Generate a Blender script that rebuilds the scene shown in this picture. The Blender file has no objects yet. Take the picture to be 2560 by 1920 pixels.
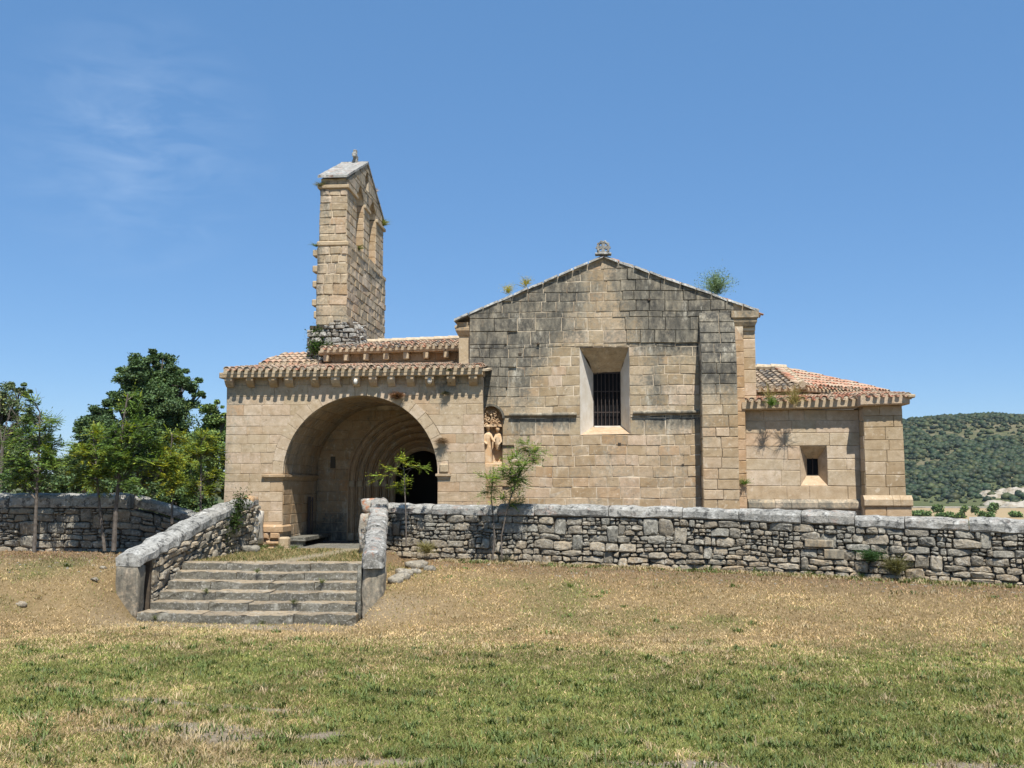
import bpy, bmesh, math, random
import numpy as np
from mathutils import Vector, Matrix, noise as mn
random.seed(11); rng = np.random.default_rng(7)
R = random.uniform
scene = bpy.context.scene
COL = scene.collection
EYE = 1.75

# ------------------------------------------------------------ camera, light, exposure
cam = bpy.data.objects.new('camera', bpy.data.cameras.new('camera')); COL.objects.link(cam)
cam.data.lens = 36; cam.data.sensor_width = 36; cam.data.clip_start = .1; cam.data.clip_end = 6000
cam.location = (0, 0, EYE); cam.rotation_euler = (math.radians(90 + 5.5554), 0, math.radians(4.6012))
scene.camera = cam
SUN = Vector((.33, -1, 1.85)).normalized()
elev = math.asin(SUN.z); azim = math.atan2(SUN.x, SUN.y)
w = bpy.data.worlds.new('World'); scene.world = w; w.use_nodes = True
nt = w.node_tree; nt.nodes.clear()
out = nt.nodes.new('ShaderNodeOutputWorld'); bg = nt.nodes.new('ShaderNodeBackground')
sky = nt.nodes.new('ShaderNodeTexSky'); sky.sky_type = 'NISHITA'; sky.sun_disc = False
sky.sun_elevation = elev; sky.sun_rotation = azim; sky.altitude = 1500; sky.air_density = 1.0; sky.dust_density = .0; sky.ozone_density = 3.5
bg.inputs['Strength'].default_value = .108
tc = nt.nodes.new('ShaderNodeTexCoord')
# thin cirrus low in the north-west
mp = nt.nodes.new('ShaderNodeMapping'); mp.inputs['Scale'].default_value = (11, 11, 34); mp.inputs['Rotation'].default_value = (0, .35, 0)
nz = nt.nodes.new('ShaderNodeTexNoise'); nz.inputs['Scale'].default_value = 1.3; nz.inputs['Detail'].default_value = 7; nz.inputs['Roughness'].default_value = .55; nz.inputs['Distortion'].default_value = .6
dist = nt.nodes.new('ShaderNodeVectorMath'); dist.operation = 'DISTANCE'; dist.inputs[1].default_value = (-.405, .86, .30)
rg = nt.nodes.new('ShaderNodeMapRange'); rg.inputs['From Min'].default_value = .13; rg.inputs['From Max'].default_value = .02
nr = nt.nodes.new('ShaderNodeMapRange'); nr.inputs['From Min'].default_value = .38; nr.inputs['From Max'].default_value = .85; nr.inputs['To Max'].default_value = .26
mu = nt.nodes.new('ShaderNodeMath'); mu.operation = 'MULTIPLY'
mx = nt.nodes.new('ShaderNodeMix'); mx.data_type = 'RGBA'; mx.inputs['B'].default_value = (4.6, 5.6, 7.0, 1)
L = nt.links.new
L(tc.outputs['Generated'], mp.inputs['Vector']); L(mp.outputs[0], nz.inputs['Vector']); L(tc.outputs['Generated'], dist.inputs[0])
L(dist.outputs['Value'], rg.inputs['Value']); L(nz.outputs['Fac'], nr.inputs['Value']); L(rg.outputs[0], mu.inputs[0]); L(nr.outputs[0], mu.inputs[1])
hs = nt.nodes.new('ShaderNodeHueSaturation'); hs.inputs['Saturation'].default_value = 1.05; fm = nt.nodes.new('ShaderNodeMix'); fm.data_type = 'RGBA'; fm.inputs['Factor'].default_value = .55; fm.inputs['B'].default_value = (.98, 2.22, 4.30, 1); L(sky.outputs[0], fm.inputs['A']); L(fm.outputs['Result'], hs.inputs['Color']); L(mu.outputs[0], mx.inputs['Factor']); L(hs.outputs[0], mx.inputs['A']); L(mx.outputs['Result'], bg.inputs['Color']); L(bg.outputs[0], out.inputs['Surface'])
sun = bpy.data.objects.new('sun', bpy.data.lights.new('sun', 'SUN')); COL.objects.link(sun)
sun.data.energy = 5.0; sun.data.angle = math.radians(.53); sun.data.color = (1, .965, .91)
sun.rotation_euler = SUN.to_track_quat('Z', 'Y').to_euler()
vs = scene.view_settings; vs.view_transform = 'Standard'; vs.look = 'None'; vs.gamma = 1; vs.use_curve_mapping = False; vs.exposure = 0.55

# ------------------------------------------------------------ materials
class NT:
    def __init__(s, name, rough=.9, spec=.25):
        s.m = bpy.data.materials.new(name); s.m.use_nodes = True; s.t = s.m.node_tree
        s.b = s.t.nodes['Principled BSDF']; s.b.inputs['Roughness'].default_value = rough; s.b.inputs['Specular IOR Level'].default_value = spec
        s.pos = s.t.nodes.new('ShaderNodeNewGeometry').outputs['Position']
    def n(s, k, **kw):
        o = s.t.nodes.new(k)
        for a, b in kw.items(): setattr(o, a, b)
        return o
    def link(s, a, b): s.t.links.new(a, b)
    def noise(s, scale, detail=5, rough=.6, vec=None, stretch=None, dist=0):
        o = s.n('ShaderNodeTexNoise'); o.inputs['Scale'].default_value = scale; o.inputs['Detail'].default_value = detail; o.inputs['Roughness'].default_value = rough; o.inputs['Distortion'].default_value = dist
        v = vec or s.pos
        if stretch:
            mpn = s.n('ShaderNodeMapping'); mpn.inputs['Scale'].default_value = stretch; s.link(v, mpn.inputs['Vector']); v = mpn.outputs[0]
        s.link(v, o.inputs['Vector']); return o.outputs['Fac']
    def rng(s, v, a, b, c=0, d=1, smooth=False):
        o = s.n('ShaderNodeMapRange'); o.inputs[1].default_value = a; o.inputs[2].default_value = b; o.inputs[3].default_value = c; o.inputs[4].default_value = d
        if smooth: o.interpolation_type = 'SMOOTHSTEP'
        s.link(v, o.inputs[0]); return o.outputs[0]
    def math(s, op, a, b=None):
        o = s.n('ShaderNodeMath', operation=op)
        for i, v in enumerate((a, b)):
            if v is None: continue
            if isinstance(v, (int, float)): o.inputs[i].default_value = v
            else: s.link(v, o.inputs[i])
        return o.outputs[0]
    def mix(s, f, a, b, mode='MIX'):
        o = s.n('ShaderNodeMix', data_type='RGBA', blend_type=mode)
        for k, v in (('Factor', f), ('A', a), ('B', b)):
            if isinstance(v, (int, float)): o.inputs[k].default_value = v
            elif isinstance(v, tuple): o.inputs[k].default_value = (*v, 1)
            else: s.link(v, o.inputs[k])
        return o.outputs['Result']
    def ramp(s, f, stops):
        o = s.n('ShaderNodeValToRGB'); e = o.color_ramp.elements
        while len(e) < len(stops): e.new(.5)
        for i, (p, c) in enumerate(stops): e[i].position = p; e[i].color = (*c, 1)
        s.link(f, o.inputs[0]); return o.outputs[0]
    def attr(s, name='tone'):
        a = s.n('ShaderNodeAttribute', attribute_name=name); c = s.n('ShaderNodeSeparateColor'); s.link(a.outputs['Color'], c.inputs[0])
        return c.outputs[0], c.outputs[1], c.outputs[2]
    def done(s, col, h=None, bump=.5, dist=.01):
        s.link(col, s.b.inputs['Base Color'])
        if h is not None:
            b = s.n('ShaderNodeBump'); b.inputs['Strength'].default_value = bump; b.inputs['Distance'].default_value = dist
            s.link(h, b.inputs['Height']); s.link(b.outputs[0], s.b.inputs['Normal'])
        return s.m

def mat_ashlar():
    k = NT('limestone_ashlar', .92)
    r, g, b = k.attr()
    c = k.ramp(r, [(0, (.30, .225, .125)), (.14, (.49, .40, .265)), (.32, (.38, .285, .165)), (.55, (.56, .465, .325)), (.75, (.56, .45, .315)), (.88, (.63, .50, .375)), (1, (.68, .58, .445))])
    c = k.mix(b, c, (.50, .265, .105))
    big = k.noise(1.3, 4); c = k.mix(k.rng(big, .35, .7, 0, .5), c, (.55, .45, .32))
    mid = k.noise(6, 6, .65); c = k.mix(k.rng(mid, .3, .72, .0, 1.0), c, k.mix(1.0, c, (.72, .66, .57), 'MULTIPLY'))
    fine = k.noise(45, 5, .7); c = k.mix(k.rng(fine, .3, .7, 0, .35), c, (.24, .17, .10))
    ed = k.noise(3.1, 8, .8, dist=1.2); c = k.mix(k.rng(ed, .52, .66, 0, .45), c, (.26, .19, .11))
    ch = k.noise(9, 3, .5); c = k.mix(k.rng(ch, .62, .70, 0, .5), c, (.60, .51, .38))
    st = k.noise(2.2, 7, .68, stretch=(1, 1, .45)); st2 = k.noise(16, 5, .65)
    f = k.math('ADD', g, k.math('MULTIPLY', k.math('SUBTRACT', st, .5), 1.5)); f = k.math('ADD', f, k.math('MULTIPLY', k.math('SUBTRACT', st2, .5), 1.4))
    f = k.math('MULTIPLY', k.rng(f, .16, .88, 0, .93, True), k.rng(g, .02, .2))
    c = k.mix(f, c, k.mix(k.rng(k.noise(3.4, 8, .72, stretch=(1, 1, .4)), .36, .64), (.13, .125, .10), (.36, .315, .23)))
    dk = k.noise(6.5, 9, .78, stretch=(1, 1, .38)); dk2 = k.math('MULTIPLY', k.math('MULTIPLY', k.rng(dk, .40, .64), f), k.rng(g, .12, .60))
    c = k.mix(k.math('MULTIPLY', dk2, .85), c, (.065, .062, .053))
    bk = k.math('MULTIPLY', k.rng(g, .62, .95), k.rng(k.noise(7.3, 8, .75, stretch=(1, 1, .55)), .42, .60)); c = k.mix(k.math('MULTIPLY', bk, .9), c, (.045, .044, .04))
    wl_ = k.noise(4.2, 7, .75, stretch=(1, 1, .3)); c = k.mix(k.math('MULTIPLY', k.rng(wl_, .56, .68, 0, .75), k.rng(g, .05, .4)), c, (.52, .48, .38))
    pit = k.noise(17, 3, .6, stretch=(1, 1, 1.7)); pm = k.rng(pit, .31, .25)
    c = k.mix(k.math('MULTIPLY', pm, .75), c, (.09, .06, .04))
    h = k.math('ADD', k.math('MULTIPLY', mid, .8), k.math('ADD', k.math('MULTIPLY', fine, .35), k.math('MULTIPLY', pm, -1.2)))
    return k.done(c, h, .8, .022)
def mat_mortar():
    k = NT('lime_mortar', .95); r, g, b = k.attr()
    n1 = k.noise(3, 5); c = k.mix(k.rng(n1, .4, .62), (.60, .50, .36), (.24, .18, .12))
    return k.done(c, k.noise(40), .5)
def mat_rock(name, light, darkc, orange=.0, contrast=1.0, base=(.24, .225, .19), sc=1.0):
    k = NT(name, .95); r, g, b = k.attr()
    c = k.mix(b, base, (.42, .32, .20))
    c = k.mix(k.rng(r, 0, 1, 0, .8), c, k.mix(1.0, c, (.48, .48, .48), 'MULTIPLY'))
    c = k.mix(k.rng(k.noise(5 * sc, 6, .7), .52, .66, 0, .75 * contrast), c, light)
    c = k.mix(k.rng(k.noise(8 * sc, 6, .72, stretch=(1, 1.03, .97)), .50, .62, 0, .85 * contrast), c, darkc)
    c = k.mix(k.rng(k.noise(26, 4, .7), .56, .64, 0, .6 * contrast), c, (.52, .50, .45))
    if orange:
        o = k.math('MULTIPLY', k.rng(k.noise(4.1, 5, .7), .56, .64, 0, orange), k.rng(g, 0, 1))
        c = k.mix(o, c, (.40, .13, .045))
    n2 = k.noise(14, 8, .72); return k.done(c, n2, .9, .035)
def mat_plaster():
    k = NT('lime_plaster', .9); n1 = k.noise(3, 6, .65)
    c = k.mix(k.rng(n1, .35, .7), (.68, .64, .56), (.55, .48, .37)); c = k.mix(k.rng(k.noise(7, 6, .7), .64, .74, 0, .6), c, (.30, .22, .14))
    return k.done(c, k.noise(20), .35)
def mat_tile():
    k = NT('clay_tile', .9); r, g, b = k.attr()
    c = k.ramp(r, [(0, (.42, .17, .10)), (.2, (.43, .23, .145)), (.4, (.46, .32, .215)), (.6, (.42, .33, .235)), (.75, (.29, .23, .165)), (.86, (.20, .17, .14)), (1, (.11, .10, .09))])
    c = k.mix(k.rng(k.noise(9, 6, .7), .5, .7, 0, .5), c, (.45, .39, .30)); c = k.mix(k.rng(k.noise(17, 6, .7), .56, .68, 0, .75), c, (.12, .10, .09))
    return k.done(c, k.noise(30), .5)
def mat_flat(name, c, rough=.8, spec=.3, metal=0, nsc=None, c2=None):
    k = NT(name, rough, spec); k.b.inputs['Metallic'].default_value = metal
    if nsc: k.done(k.mix(k.rng(k.noise(nsc, 6), .35, .65), c, c2), k.noise(nsc * 3), .4)
    else: k.b.inputs['Base Color'].default_value = (*c, 1)
    return k.m
def mat_leaf(name, trans=.35):
    k = NT(name, .55, .25); a = k.n('ShaderNodeAttribute', attribute_name='tone')
    k.link(a.outputs['Color'], k.b.inputs['Base Color'])
    t = k.n('ShaderNodeBsdfTranslucent'); m = k.n('ShaderNodeMixShader'); m.inputs[0].default_value = trans
    c = k.mix(1.0, a.outputs['Color'], (1.0, 1.0, .5), 'MULTIPLY'); k.link(c, t.inputs[0])
    k.link(k.b.outputs[0], m.inputs[1]); k.link(t.outputs[0], m.inputs[2]); k.link(m.outputs[0], k.t.nodes['Material Output'].inputs[0]); return k.m
def mat_ground():
    k = NT('lawn_soil', .97, .1); a = k.n('ShaderNodeAttribute', attribute_name='tone')
    n1 = k.noise(30, 7, .75); n2 = k.noise(6, 6, .7)
    c = k.mix(k.rng(n1, .3, .7, 0, .8), a.outputs['Color'], k.mix(1.0, a.outputs['Color'], (.5, .47, .42), 'MULTIPLY'))
    c = k.mix(k.rng(n2, .55, .7, 0, .35), c, (.36, .27, .17))
    return k.done(c, k.math('ADD', n1, k.noise(90, 4, .7)), .8, .03)
def mat_hill():
    k = NT('hillside', .97, .1); z = k.n('ShaderNodeSeparateXYZ'); k.link(k.pos, z.inputs[0])
    n1 = k.noise(.02, 7, .65); n2 = k.noise(.12, 6, .7)
    c = k.mix(k.rng(n1, .4, .6), (.075, .085, .038), (.12, .11, .06)); c = k.mix(k.rng(n2, .50, .62, 0, .7), c, (.19, .155, .095))
    low = k.rng(z.outputs[2], 4, -4); c = k.mix(k.math('MULTIPLY', low, .85), c, k.mix(k.rng(n2, .3, .7), (.075, .095, .035), (.10, .105, .045)))
    return k.done(c)
M = {}
M['ash'] = mat_ashlar(); M['mortar'] = mat_mortar()
M['cap'] = mat_rock('lichened_coping_stone', (.58, .57, .52), (.06, .06, .056), .75, 1.05, (.33, .32, .285))
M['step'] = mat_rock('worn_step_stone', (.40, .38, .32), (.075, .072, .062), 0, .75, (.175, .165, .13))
M['rubble'] = mat_rock('dry_rubble_stone', (.50, .46, .37), (.075, .073, .065), 0, .8, (.26, .245, .20), 1.5)
M['gap'] = mat_flat('dark_core_shadow', (.06, .05, .04), .98, .05, nsc=12, c2=(.11, .085, .06))  # dark core: the shadow between the stones is put into its colour
M['plaster'] = mat_plaster(); M['tile'] = mat_tile()
M['tmortar'] = mat_flat('tile_bedding_mortar', (.56, .47, .34), .95, .1, nsc=14, c2=(.38, .30, .20))
M['relief'] = mat_flat('carved_relief_stone', (.50, .32, .17), .9, .1, nsc=7, c2=(.58, .45, .30))
M['iron'] = mat_flat('rusted_iron', (.035, .03, .028), .7, .3, nsc=25, c2=(.07, .05, .04))
M['pane'] = mat_flat('dark_window_glass', (.008, .008, .009), .6, .12)
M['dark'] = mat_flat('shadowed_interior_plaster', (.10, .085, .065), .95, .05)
M['wood'] = mat_flat('old_dark_wood', (.06, .04, .028), .8, .1, nsc=9, c2=(.11, .08, .05))
M['bark'] = mat_flat('grey_bark', (.17, .145, .12), .95, .1, nsc=14, c2=(.09, .075, .06))
M['leaf'] = mat_leaf('leaves'); M['oakleaf'] = mat_leaf('oak_leaves', .15); M['grass'] = mat_leaf('grass_blades', .3)
M['ground'] = mat_ground(); M['hill'] = mat_hill()
M['cliff'] = mat_flat('white_marl', (.42, .38, .31), .95, .1, nsc=.25, c2=(.22, .18, .12))
M['field'] = mat_flat('stubble_field', (.36, .27, .15), .95, .1, nsc=.05, c2=(.30, .215, .115))
M['path'] = mat_flat('trodden_path', (.42, .34, .24), .97, .1, nsc=9, c2=(.33, .24, .15))

# ------------------------------------------------------------ object helpers
def tag(o, label=None, cat=None, group=None, kind=None):
    for a, b in (('label', label), ('category', cat), ('group', group), ('kind', kind)):
        if b: o[a] = b
    return o
def thing(name, label, cat, loc=(0, 0, 0), group=None):
    o = bpy.data.objects.new(name, None); COL.objects.link(o); o.location = loc; o.empty_display_size = .3
    return tag(o, label, cat, group)
def setcol(me, cols):
    a = me.color_attributes.new('tone', 'FLOAT_COLOR', 'POINT')
    c = np.ones((len(me.vertices), 4), np.float32); c[:, :3] = cols; a.data.foreach_set('color', c.ravel())
def mesh(name, verts, faces, mat, tone=None, smooth=False):
    me = bpy.data.meshes.new(name); me.from_pydata([tuple(v) for v in verts], [], faces); me.materials.append(mat)
    setcol(me, tone if tone is not None else (.5, 0, 0))
    if smooth: me.polygons.foreach_set('use_smooth', [True] * len(me.polygons))
    me.update(); return me
def put(name, me, parent=None, kind=None, mw=None):
    """link; vertices are given in world space, so undo the parent's offset"""
    o = bpy.data.objects.new(name, me); COL.objects.link(o)
    if parent is not None:
        o.parent = parent; off = Vector((0, 0, 0)); p = parent
        while p is not None: off += p.location; p = p.parent
        o.location = -off
        if mw is not None: o.matrix_local = Matrix.Translation(-off) @ mw
    elif mw is not None: o.matrix_local = mw
    if kind: o['kind'] = kind
    return o
def part(name, verts, faces, mat, parent, tone=None, smooth=False, kind=None):
    return put(name, mesh(name, verts, faces, mat, tone, smooth), parent, kind)
def join(geos):
    """list of (verts, faces, tones) -> one"""
    V, F, T = [], [], []
    for v, f, t in geos:
        n = len(V); V += list(v); F += [tuple(i + n for i in q) for q in f]
        T += list(t) if hasattr(t, '__len__') and len(t) == len(v) and hasattr(t[0], '__len__') else [tuple(t)] * len(v)
    return V, F, T
def fastmesh(name, V, Fq, mat, tone, smooth=False):
    """numpy arrays: V (n,3), Fq (m,k) all faces of k corners"""
    me = bpy.data.meshes.new(name); n, m, kk = len(V), len(Fq), Fq.shape[1]
    me.vertices.add(n); me.vertices.foreach_set('co', V.astype(np.float32).ravel())
    me.loops.add(m * kk); me.loops.foreach_set('vertex_index', Fq.astype(np.int32).ravel())
    me.polygons.add(m); me.polygons.foreach_set('loop_start', np.arange(0, m * kk, kk, dtype=np.int32))
    if smooth: me.polygons.foreach_set('use_smooth', np.ones(m, bool))
    me.update(calc_edges=True); me.materials.append(mat); setcol(me, tone); me.validate(); return me

def box(x0, x1, y0, y1, z0, z1, b=0):
    if b == 0:
        v = [(x, y, z) for x in (x0, x1) for y in (y0, y1) for z in (z0, z1)]
        return v, [(0, 1, 3, 2), (4, 6, 7, 5), (0, 4, 5, 1), (2, 3, 7, 6), (0, 2, 6, 4), (1, 5, 7, 3)], (.5, 0, 0)
    bm = bmesh.new(); bmesh.ops.create_cube(bm, size=1)
    for v in bm.verts: v.co = Vector(((x0 + x1) / 2 + v.co.x * (x1 - x0), (y0 + y1) / 2 + v.co.y * (y1 - y0), (z0 + z1) / 2 + v.co.z * (z1 - z0)))
    bmesh.ops.bevel(bm, geom=bm.edges[:], offset=b, segments=1, affect='EDGES'); bmesh.ops.recalc_face_normals(bm, faces=bm.faces[:])
    g = ([tuple(v.co) for v in bm.verts], [tuple(v.index for v in f.verts) for f in bm.faces], (.5, 0, 0)); bm.free(); return g
def tube(pts, rad, seg=6, cap=True):
    V, F = [], []; n = len(pts); pts = [Vector(p) for p in pts]
    rad = rad if hasattr(rad, '__len__') else [rad] * n
    for i, p in enumerate(pts):
        d = (pts[min(i + 1, n - 1)] - pts[max(i - 1, 0)]).normalized(); a = d.orthogonal().normalized() if abs(d.z) > .9 else d.cross(Vector((0, 0, 1))).normalized()
        if abs(d.z) > .9: a = (Vector((1, 0, 0)) - d * d.x).normalized()
        bb = d.cross(a)
        for k in range(seg):
            t = 2 * math.pi * k / seg; V.append(tuple(p + (a * math.cos(t) + bb * math.sin(t)) * rad[i]))
    for i in range(n - 1):
        for k in range(seg): F.append((i * seg + k, i * seg + (k + 1) % seg, (i + 1) * seg + (k + 1) % seg, (i + 1) * seg + k))
    if cap: F.append(tuple(range(seg))[::-1]); F.append(tuple((n - 1) * seg + k for k in range(seg)))
    return V, F, (.5, 0, 0)
def block(poly, pos, d, bev=.012, jit=.004, back=-.04, tone=(.5, 0, 0), stain=None):
    """dressed stone: convex polygon in (u,v), raised to depth d along the wall's normal, arrised edges"""
    n = len(poly); cu = sum(p[0] for p in poly) / n; cv = sum(p[1] for p in poly) / n
    rings = []
    w_ = max(p[0] for p in poly) - min(p[0] for p in poly); h_ = max(p[1] for p in poly) - min(p[1] for p in poly); s_ = max(min(w_, h_), .03)
    for dd, sh in ((back, 0), (d - bev, 0), (d, bev)):
        rg_ = []
        for (u, v) in poly:
            q = 1 - 2 * sh / s_ if sh else 1
            rg_.append((cu + (u - cu) * (1 - 2 * sh / max(w_, .04)) + (R(-jit, jit) if sh else 0), cv + (v - cv) * (1 - 2 * sh / max(h_, .04)) + (R(-jit, jit) if sh else 0), dd + (R(-jit, jit) if sh else 0)))
        rings.append(rg_)
    V, T = [], []
    for rg_ in rings:
        for (u, v, dd) in rg_:
            V.append(pos(u, v, dd)); s = stain(u, v) if stain else tone[1]; T.append((tone[0], s, tone[2]))
    F = []
    for a in (0, 1):
        for i in range(n): j = (i + 1) % n; F.append((a * n + i, a * n + j, (a + 1) * n + j, (a + 1) * n + i))
    F.append(tuple(range(2 * n, 3 * n))); return V, F, T

def clip_poly(poly, nx, ny, c):
    out_ = []
    for i in range(len(poly)):
        p, q = poly[i], poly[(i + 1) % len(poly)]; a, b = p[0] * nx + p[1] * ny - c, q[0] * nx + q[1] * ny - c
        if a <= 0: out_.append(p)
        if (a < 0 < b) or (b < 0 < a): t = a / (a - b); out_.append((p[0] + (q[0] - p[0]) * t, p[1] + (q[1] - p[1]) * t))
    return out_
BLOCKS = []     # dressed blocks of the church: (size, geo, parent)
def ashlar(parent, pos, z0, z1, region, ch=(.2, .28), bw=(.3, .6), breaks=(), stain=None, warm=None, off=None, gap=.006, d=.012, rough=.006, bev=.010, weight=1., tone=(0, 1), clips=(), jit=.005):
    """courses of dressed stone; region(z) -> list of open intervals of u"""
    zs = [z0]
    for bk in sorted([b for b in breaks if z0 < b < z1] + [z1]):
        span = bk - zs[-1]
        if span < .05: continue
        n = max(1, round(span / R(*ch))); hs = [R(.82, 1.18) for _ in range(n)]; s = sum(hs); a = zs[-1]
        for h in hs[:-1]: a += h / s * span; zs.append(a)
        zs.append(bk)
    for a, b in zip(zs[:-1], zs[1:]):
        e = (b - a) * .02; ra, rb = region(a + e), region(b - e)
        if len(ra) != len(rb): rm = region((a + b) / 2); ra = rb = rm if len(rm) else ra
        for (l0, r0), (l1, r1) in zip(ra, rb):
            lm, rm = min(l0, l1), max(r0, r1)
            if rm - lm < .06: continue
            us = [lm]
            while True:
                x = us[-1] + R(*bw) * (1.25 if b - a > .26 else 1)
                if x > rm - bw[0] * .6: break
                us.append(x)
            us.append(rm)
            for i, (p, q) in enumerate(zip(us[:-1], us[1:])):
                pl0, pl1 = (l0, l1) if i == 0 else (p, p); pr0, pr1 = (r0, r1) if i == len(us) - 2 else (q, q)
                if i == 0 and pl0 > pr0 - .01: pl0 = pr0 - .01
                if i == 0 and pl1 > pr1 - .01: pl1 = pr1 - .01
                if i == len(us) - 2:
                    pr0 = max(pr0, pl0 + .01); pr1 = max(pr1, pl1 + .01)
                g2 = gap / 2
                poly = [(pl0 + g2, a + g2), (pr0 - g2, a + g2), (pr1 - g2, b - g2), (pl1 + g2, b - g2)]
                for (nx, ny, c_) in clips:
                    poly = clip_poly(poly, nx, ny, c_)
                    if len(poly) < 3: break
                if len(poly) < 3 or (clips and max(v for u, v in poly) - min(v for u, v in poly) < .05) or (clips and max(u for u, v in poly) - min(u for u, v in poly) < .06): continue
                cu, cv = (p + q) / 2, (a + b) / 2
                dd = d + R(0, rough) + (off(cu, cv) if off else 0)
                tn = (R(*tone), 0, min(1, max(0, (warm(cu, cv) if warm else 0) + (R(.15, .45) if random.random() < .10 else 0))))
                geo = block(poly, pos, dd, bev * R(.8, 1.7), jit, -.03, tn, (lambda u, v, s=R(-.06, .06), f=stain: f(u, v) + s * (f(u, v) > .05)) if stain else None)
                BLOCKS.append(((q - p) * (b - a) * weight, geo, parent))
def wallsheet(name, parent, xs, zs, hole, y0, y1, mat, gap_top=None):
    geos = []
    for a, b in zip(xs[:-1], xs[1:]):
        for c, d_ in zip(zs[:-1], zs[1:]):
            if not hole((a + b) / 2, (c + d_) / 2): geos.append(box(a, b, y0, y1, c, d_))
    V, F, T = join(geos); return part(name, V, F, mat, parent)
def prism_y(poly, y0, y1):
    n = len(poly); V = [(x, y0, z) for x, z in poly] + [(x, y1, z) for x, z in poly]
    return V, [tuple(range(n)), tuple(range(2 * n - 1, n - 1, -1))] + [(i, i + n, (i + 1) % n + n, (i + 1) % n) for i in range(n)], (.5, 0, 0)
def front(Y, wob=0):
    if not wob: return lambda u, v, d: (u, Y - d, v)
    return lambda u, v, d: (u + wob * .6 * mn.noise(Vector((u * 1.3, v * 1.7, Y))), Y - d, v + wob * mn.noise(Vector((u * .75, v * .9, Y + 3))) + wob * .4 * mn.noise(Vector((u * 2.7, v * .9, Y + 9))))
def sst(a, b, x):
    t = min(1, max(0, (x - a) / (b - a))); return t * t * (3 - 2 * t)
def nz3(x, y, z=0, s=1): return mn.noise(Vector((x * s, y * s, z * s)))

# ------------------------------------------------------------ terrain
WR = [(-4.75, 22.45), (2.0, 21.0), (7.55, 19.0), (12.5, 17.2)]
def wr_y(x):
    for (a, c), (b, d) in zip(WR[:-1], WR[1:]):
        if x <= b: return c + (d - c) * (x - a) / (b - a)
    return WR[-1][1]
def fx_l(y): return -7.87 + (y - 17.5) * .02          # inner face of the left stair wall
def fx_r(y): return -4.02 - (y - 17.4) * .187         # inner face of the right stair wall
def wave(x, y):
    return .035 * math.sin(x * .9 + 1.3 * math.sin(y * .5)) + .03 * math.sin(y * 1.1 + x * .35) + .05 * nz3(x, y, 3, .6)
def ground_z(x, y):
    lawn = -.055 * min(11.4, max(0, y - 6)) + (wave(x, y) * sst(4, 8, y) * .8)
    if x >= -4.2:
        wy = wr_y(x); base = .14 - .016 * (x + 4.75) ; bank = lawn + (base + .02 - lawn) * sst(wy - 8.2, wy - (.6 + 2.2 * math.exp(-((x + 3.2) / 1.6) ** 2)), y)
    else: bank = lawn + (.30 + .02 * (x + 9) * -1 * .3 - lawn) * sst(13.0, 18.8, y)
    if y > 22.6 or (x > 0 and y > wr_y(x)): bank = max(.14, min(bank, .2))
    if y < 17.5:
        l, r = -7.75, -4.05; f = 1 - max(sst(l, l - .85, x) if x < l else 0, sst(r, r + .5, x) if x > r else 0) * sst(15.2, 17.0, y); f = min(f, 1 - max(sst(l, l - 2.6, x) if x < l else 0, sst(r, r + 2.6, x) if x > r else 0))
        return bank + (lawn - bank) * f
    l, r = fx_l(y) - .08, fx_r(y) + .08; f = 1 if l < x < r else max(0, 1 - max(l - x, x - r) / .25)
    f2 = f
    under = -.68 if y < 19.2 else -.68 + (y - 19.2) * .9 if y < 20.0 else .08
    near = 1 - sst(17.5, 18.3, y); l2 = 1 - max(sst(-7.75, -8.6, x) if x < -7.75 else 0, sst(-4.05, -3.55, x) if x > -4.05 else 0)
    outside = bank + (lawn - bank) * l2 * near
    return outside + (under - outside) * f2
def far_z(x, y, z):
    t = sst(38, 170, math.hypot(x, y)) if y > 0 else sst(60, 260, math.hypot(x, y)); return z * (1 - t) - 10 * t
def smooth_noise(x, y, s, seed=0):
    x = np.asarray(x) * s + seed * 17.3; y = np.asarray(y) * s + seed * 7.7
    xi, yi = np.floor(x).astype(int), np.floor(y).astype(int); fx, fy = x - xi, y - yi; fx = fx * fx * (3 - 2 * fx); fy = fy * fy * (3 - 2 * fy)
    def h(a, b): v = np.sin(a * 127.1 + b * 311.7 + seed * 74.7) * 43758.5453; return v - np.floor(v)
    return (h(xi, yi) * (1 - fx) + h(xi + 1, yi) * fx) * (1 - fy) + (h(xi, yi + 1) * (1 - fx) + h(xi + 1, yi + 1) * fx) * fy
def fbm(x, y, s, seed=0, o=4):
    t, a, n = 0, 1, 0
    for i in range(o): t = t + a * smooth_noise(x, y, s * 2 ** i, seed + i); n += a; a *= .55
    return t / n
def ss(a, b, x): t = np.clip((x - a) / (b - a), 0, 1); return t * t * (3 - 2 * t)
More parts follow.
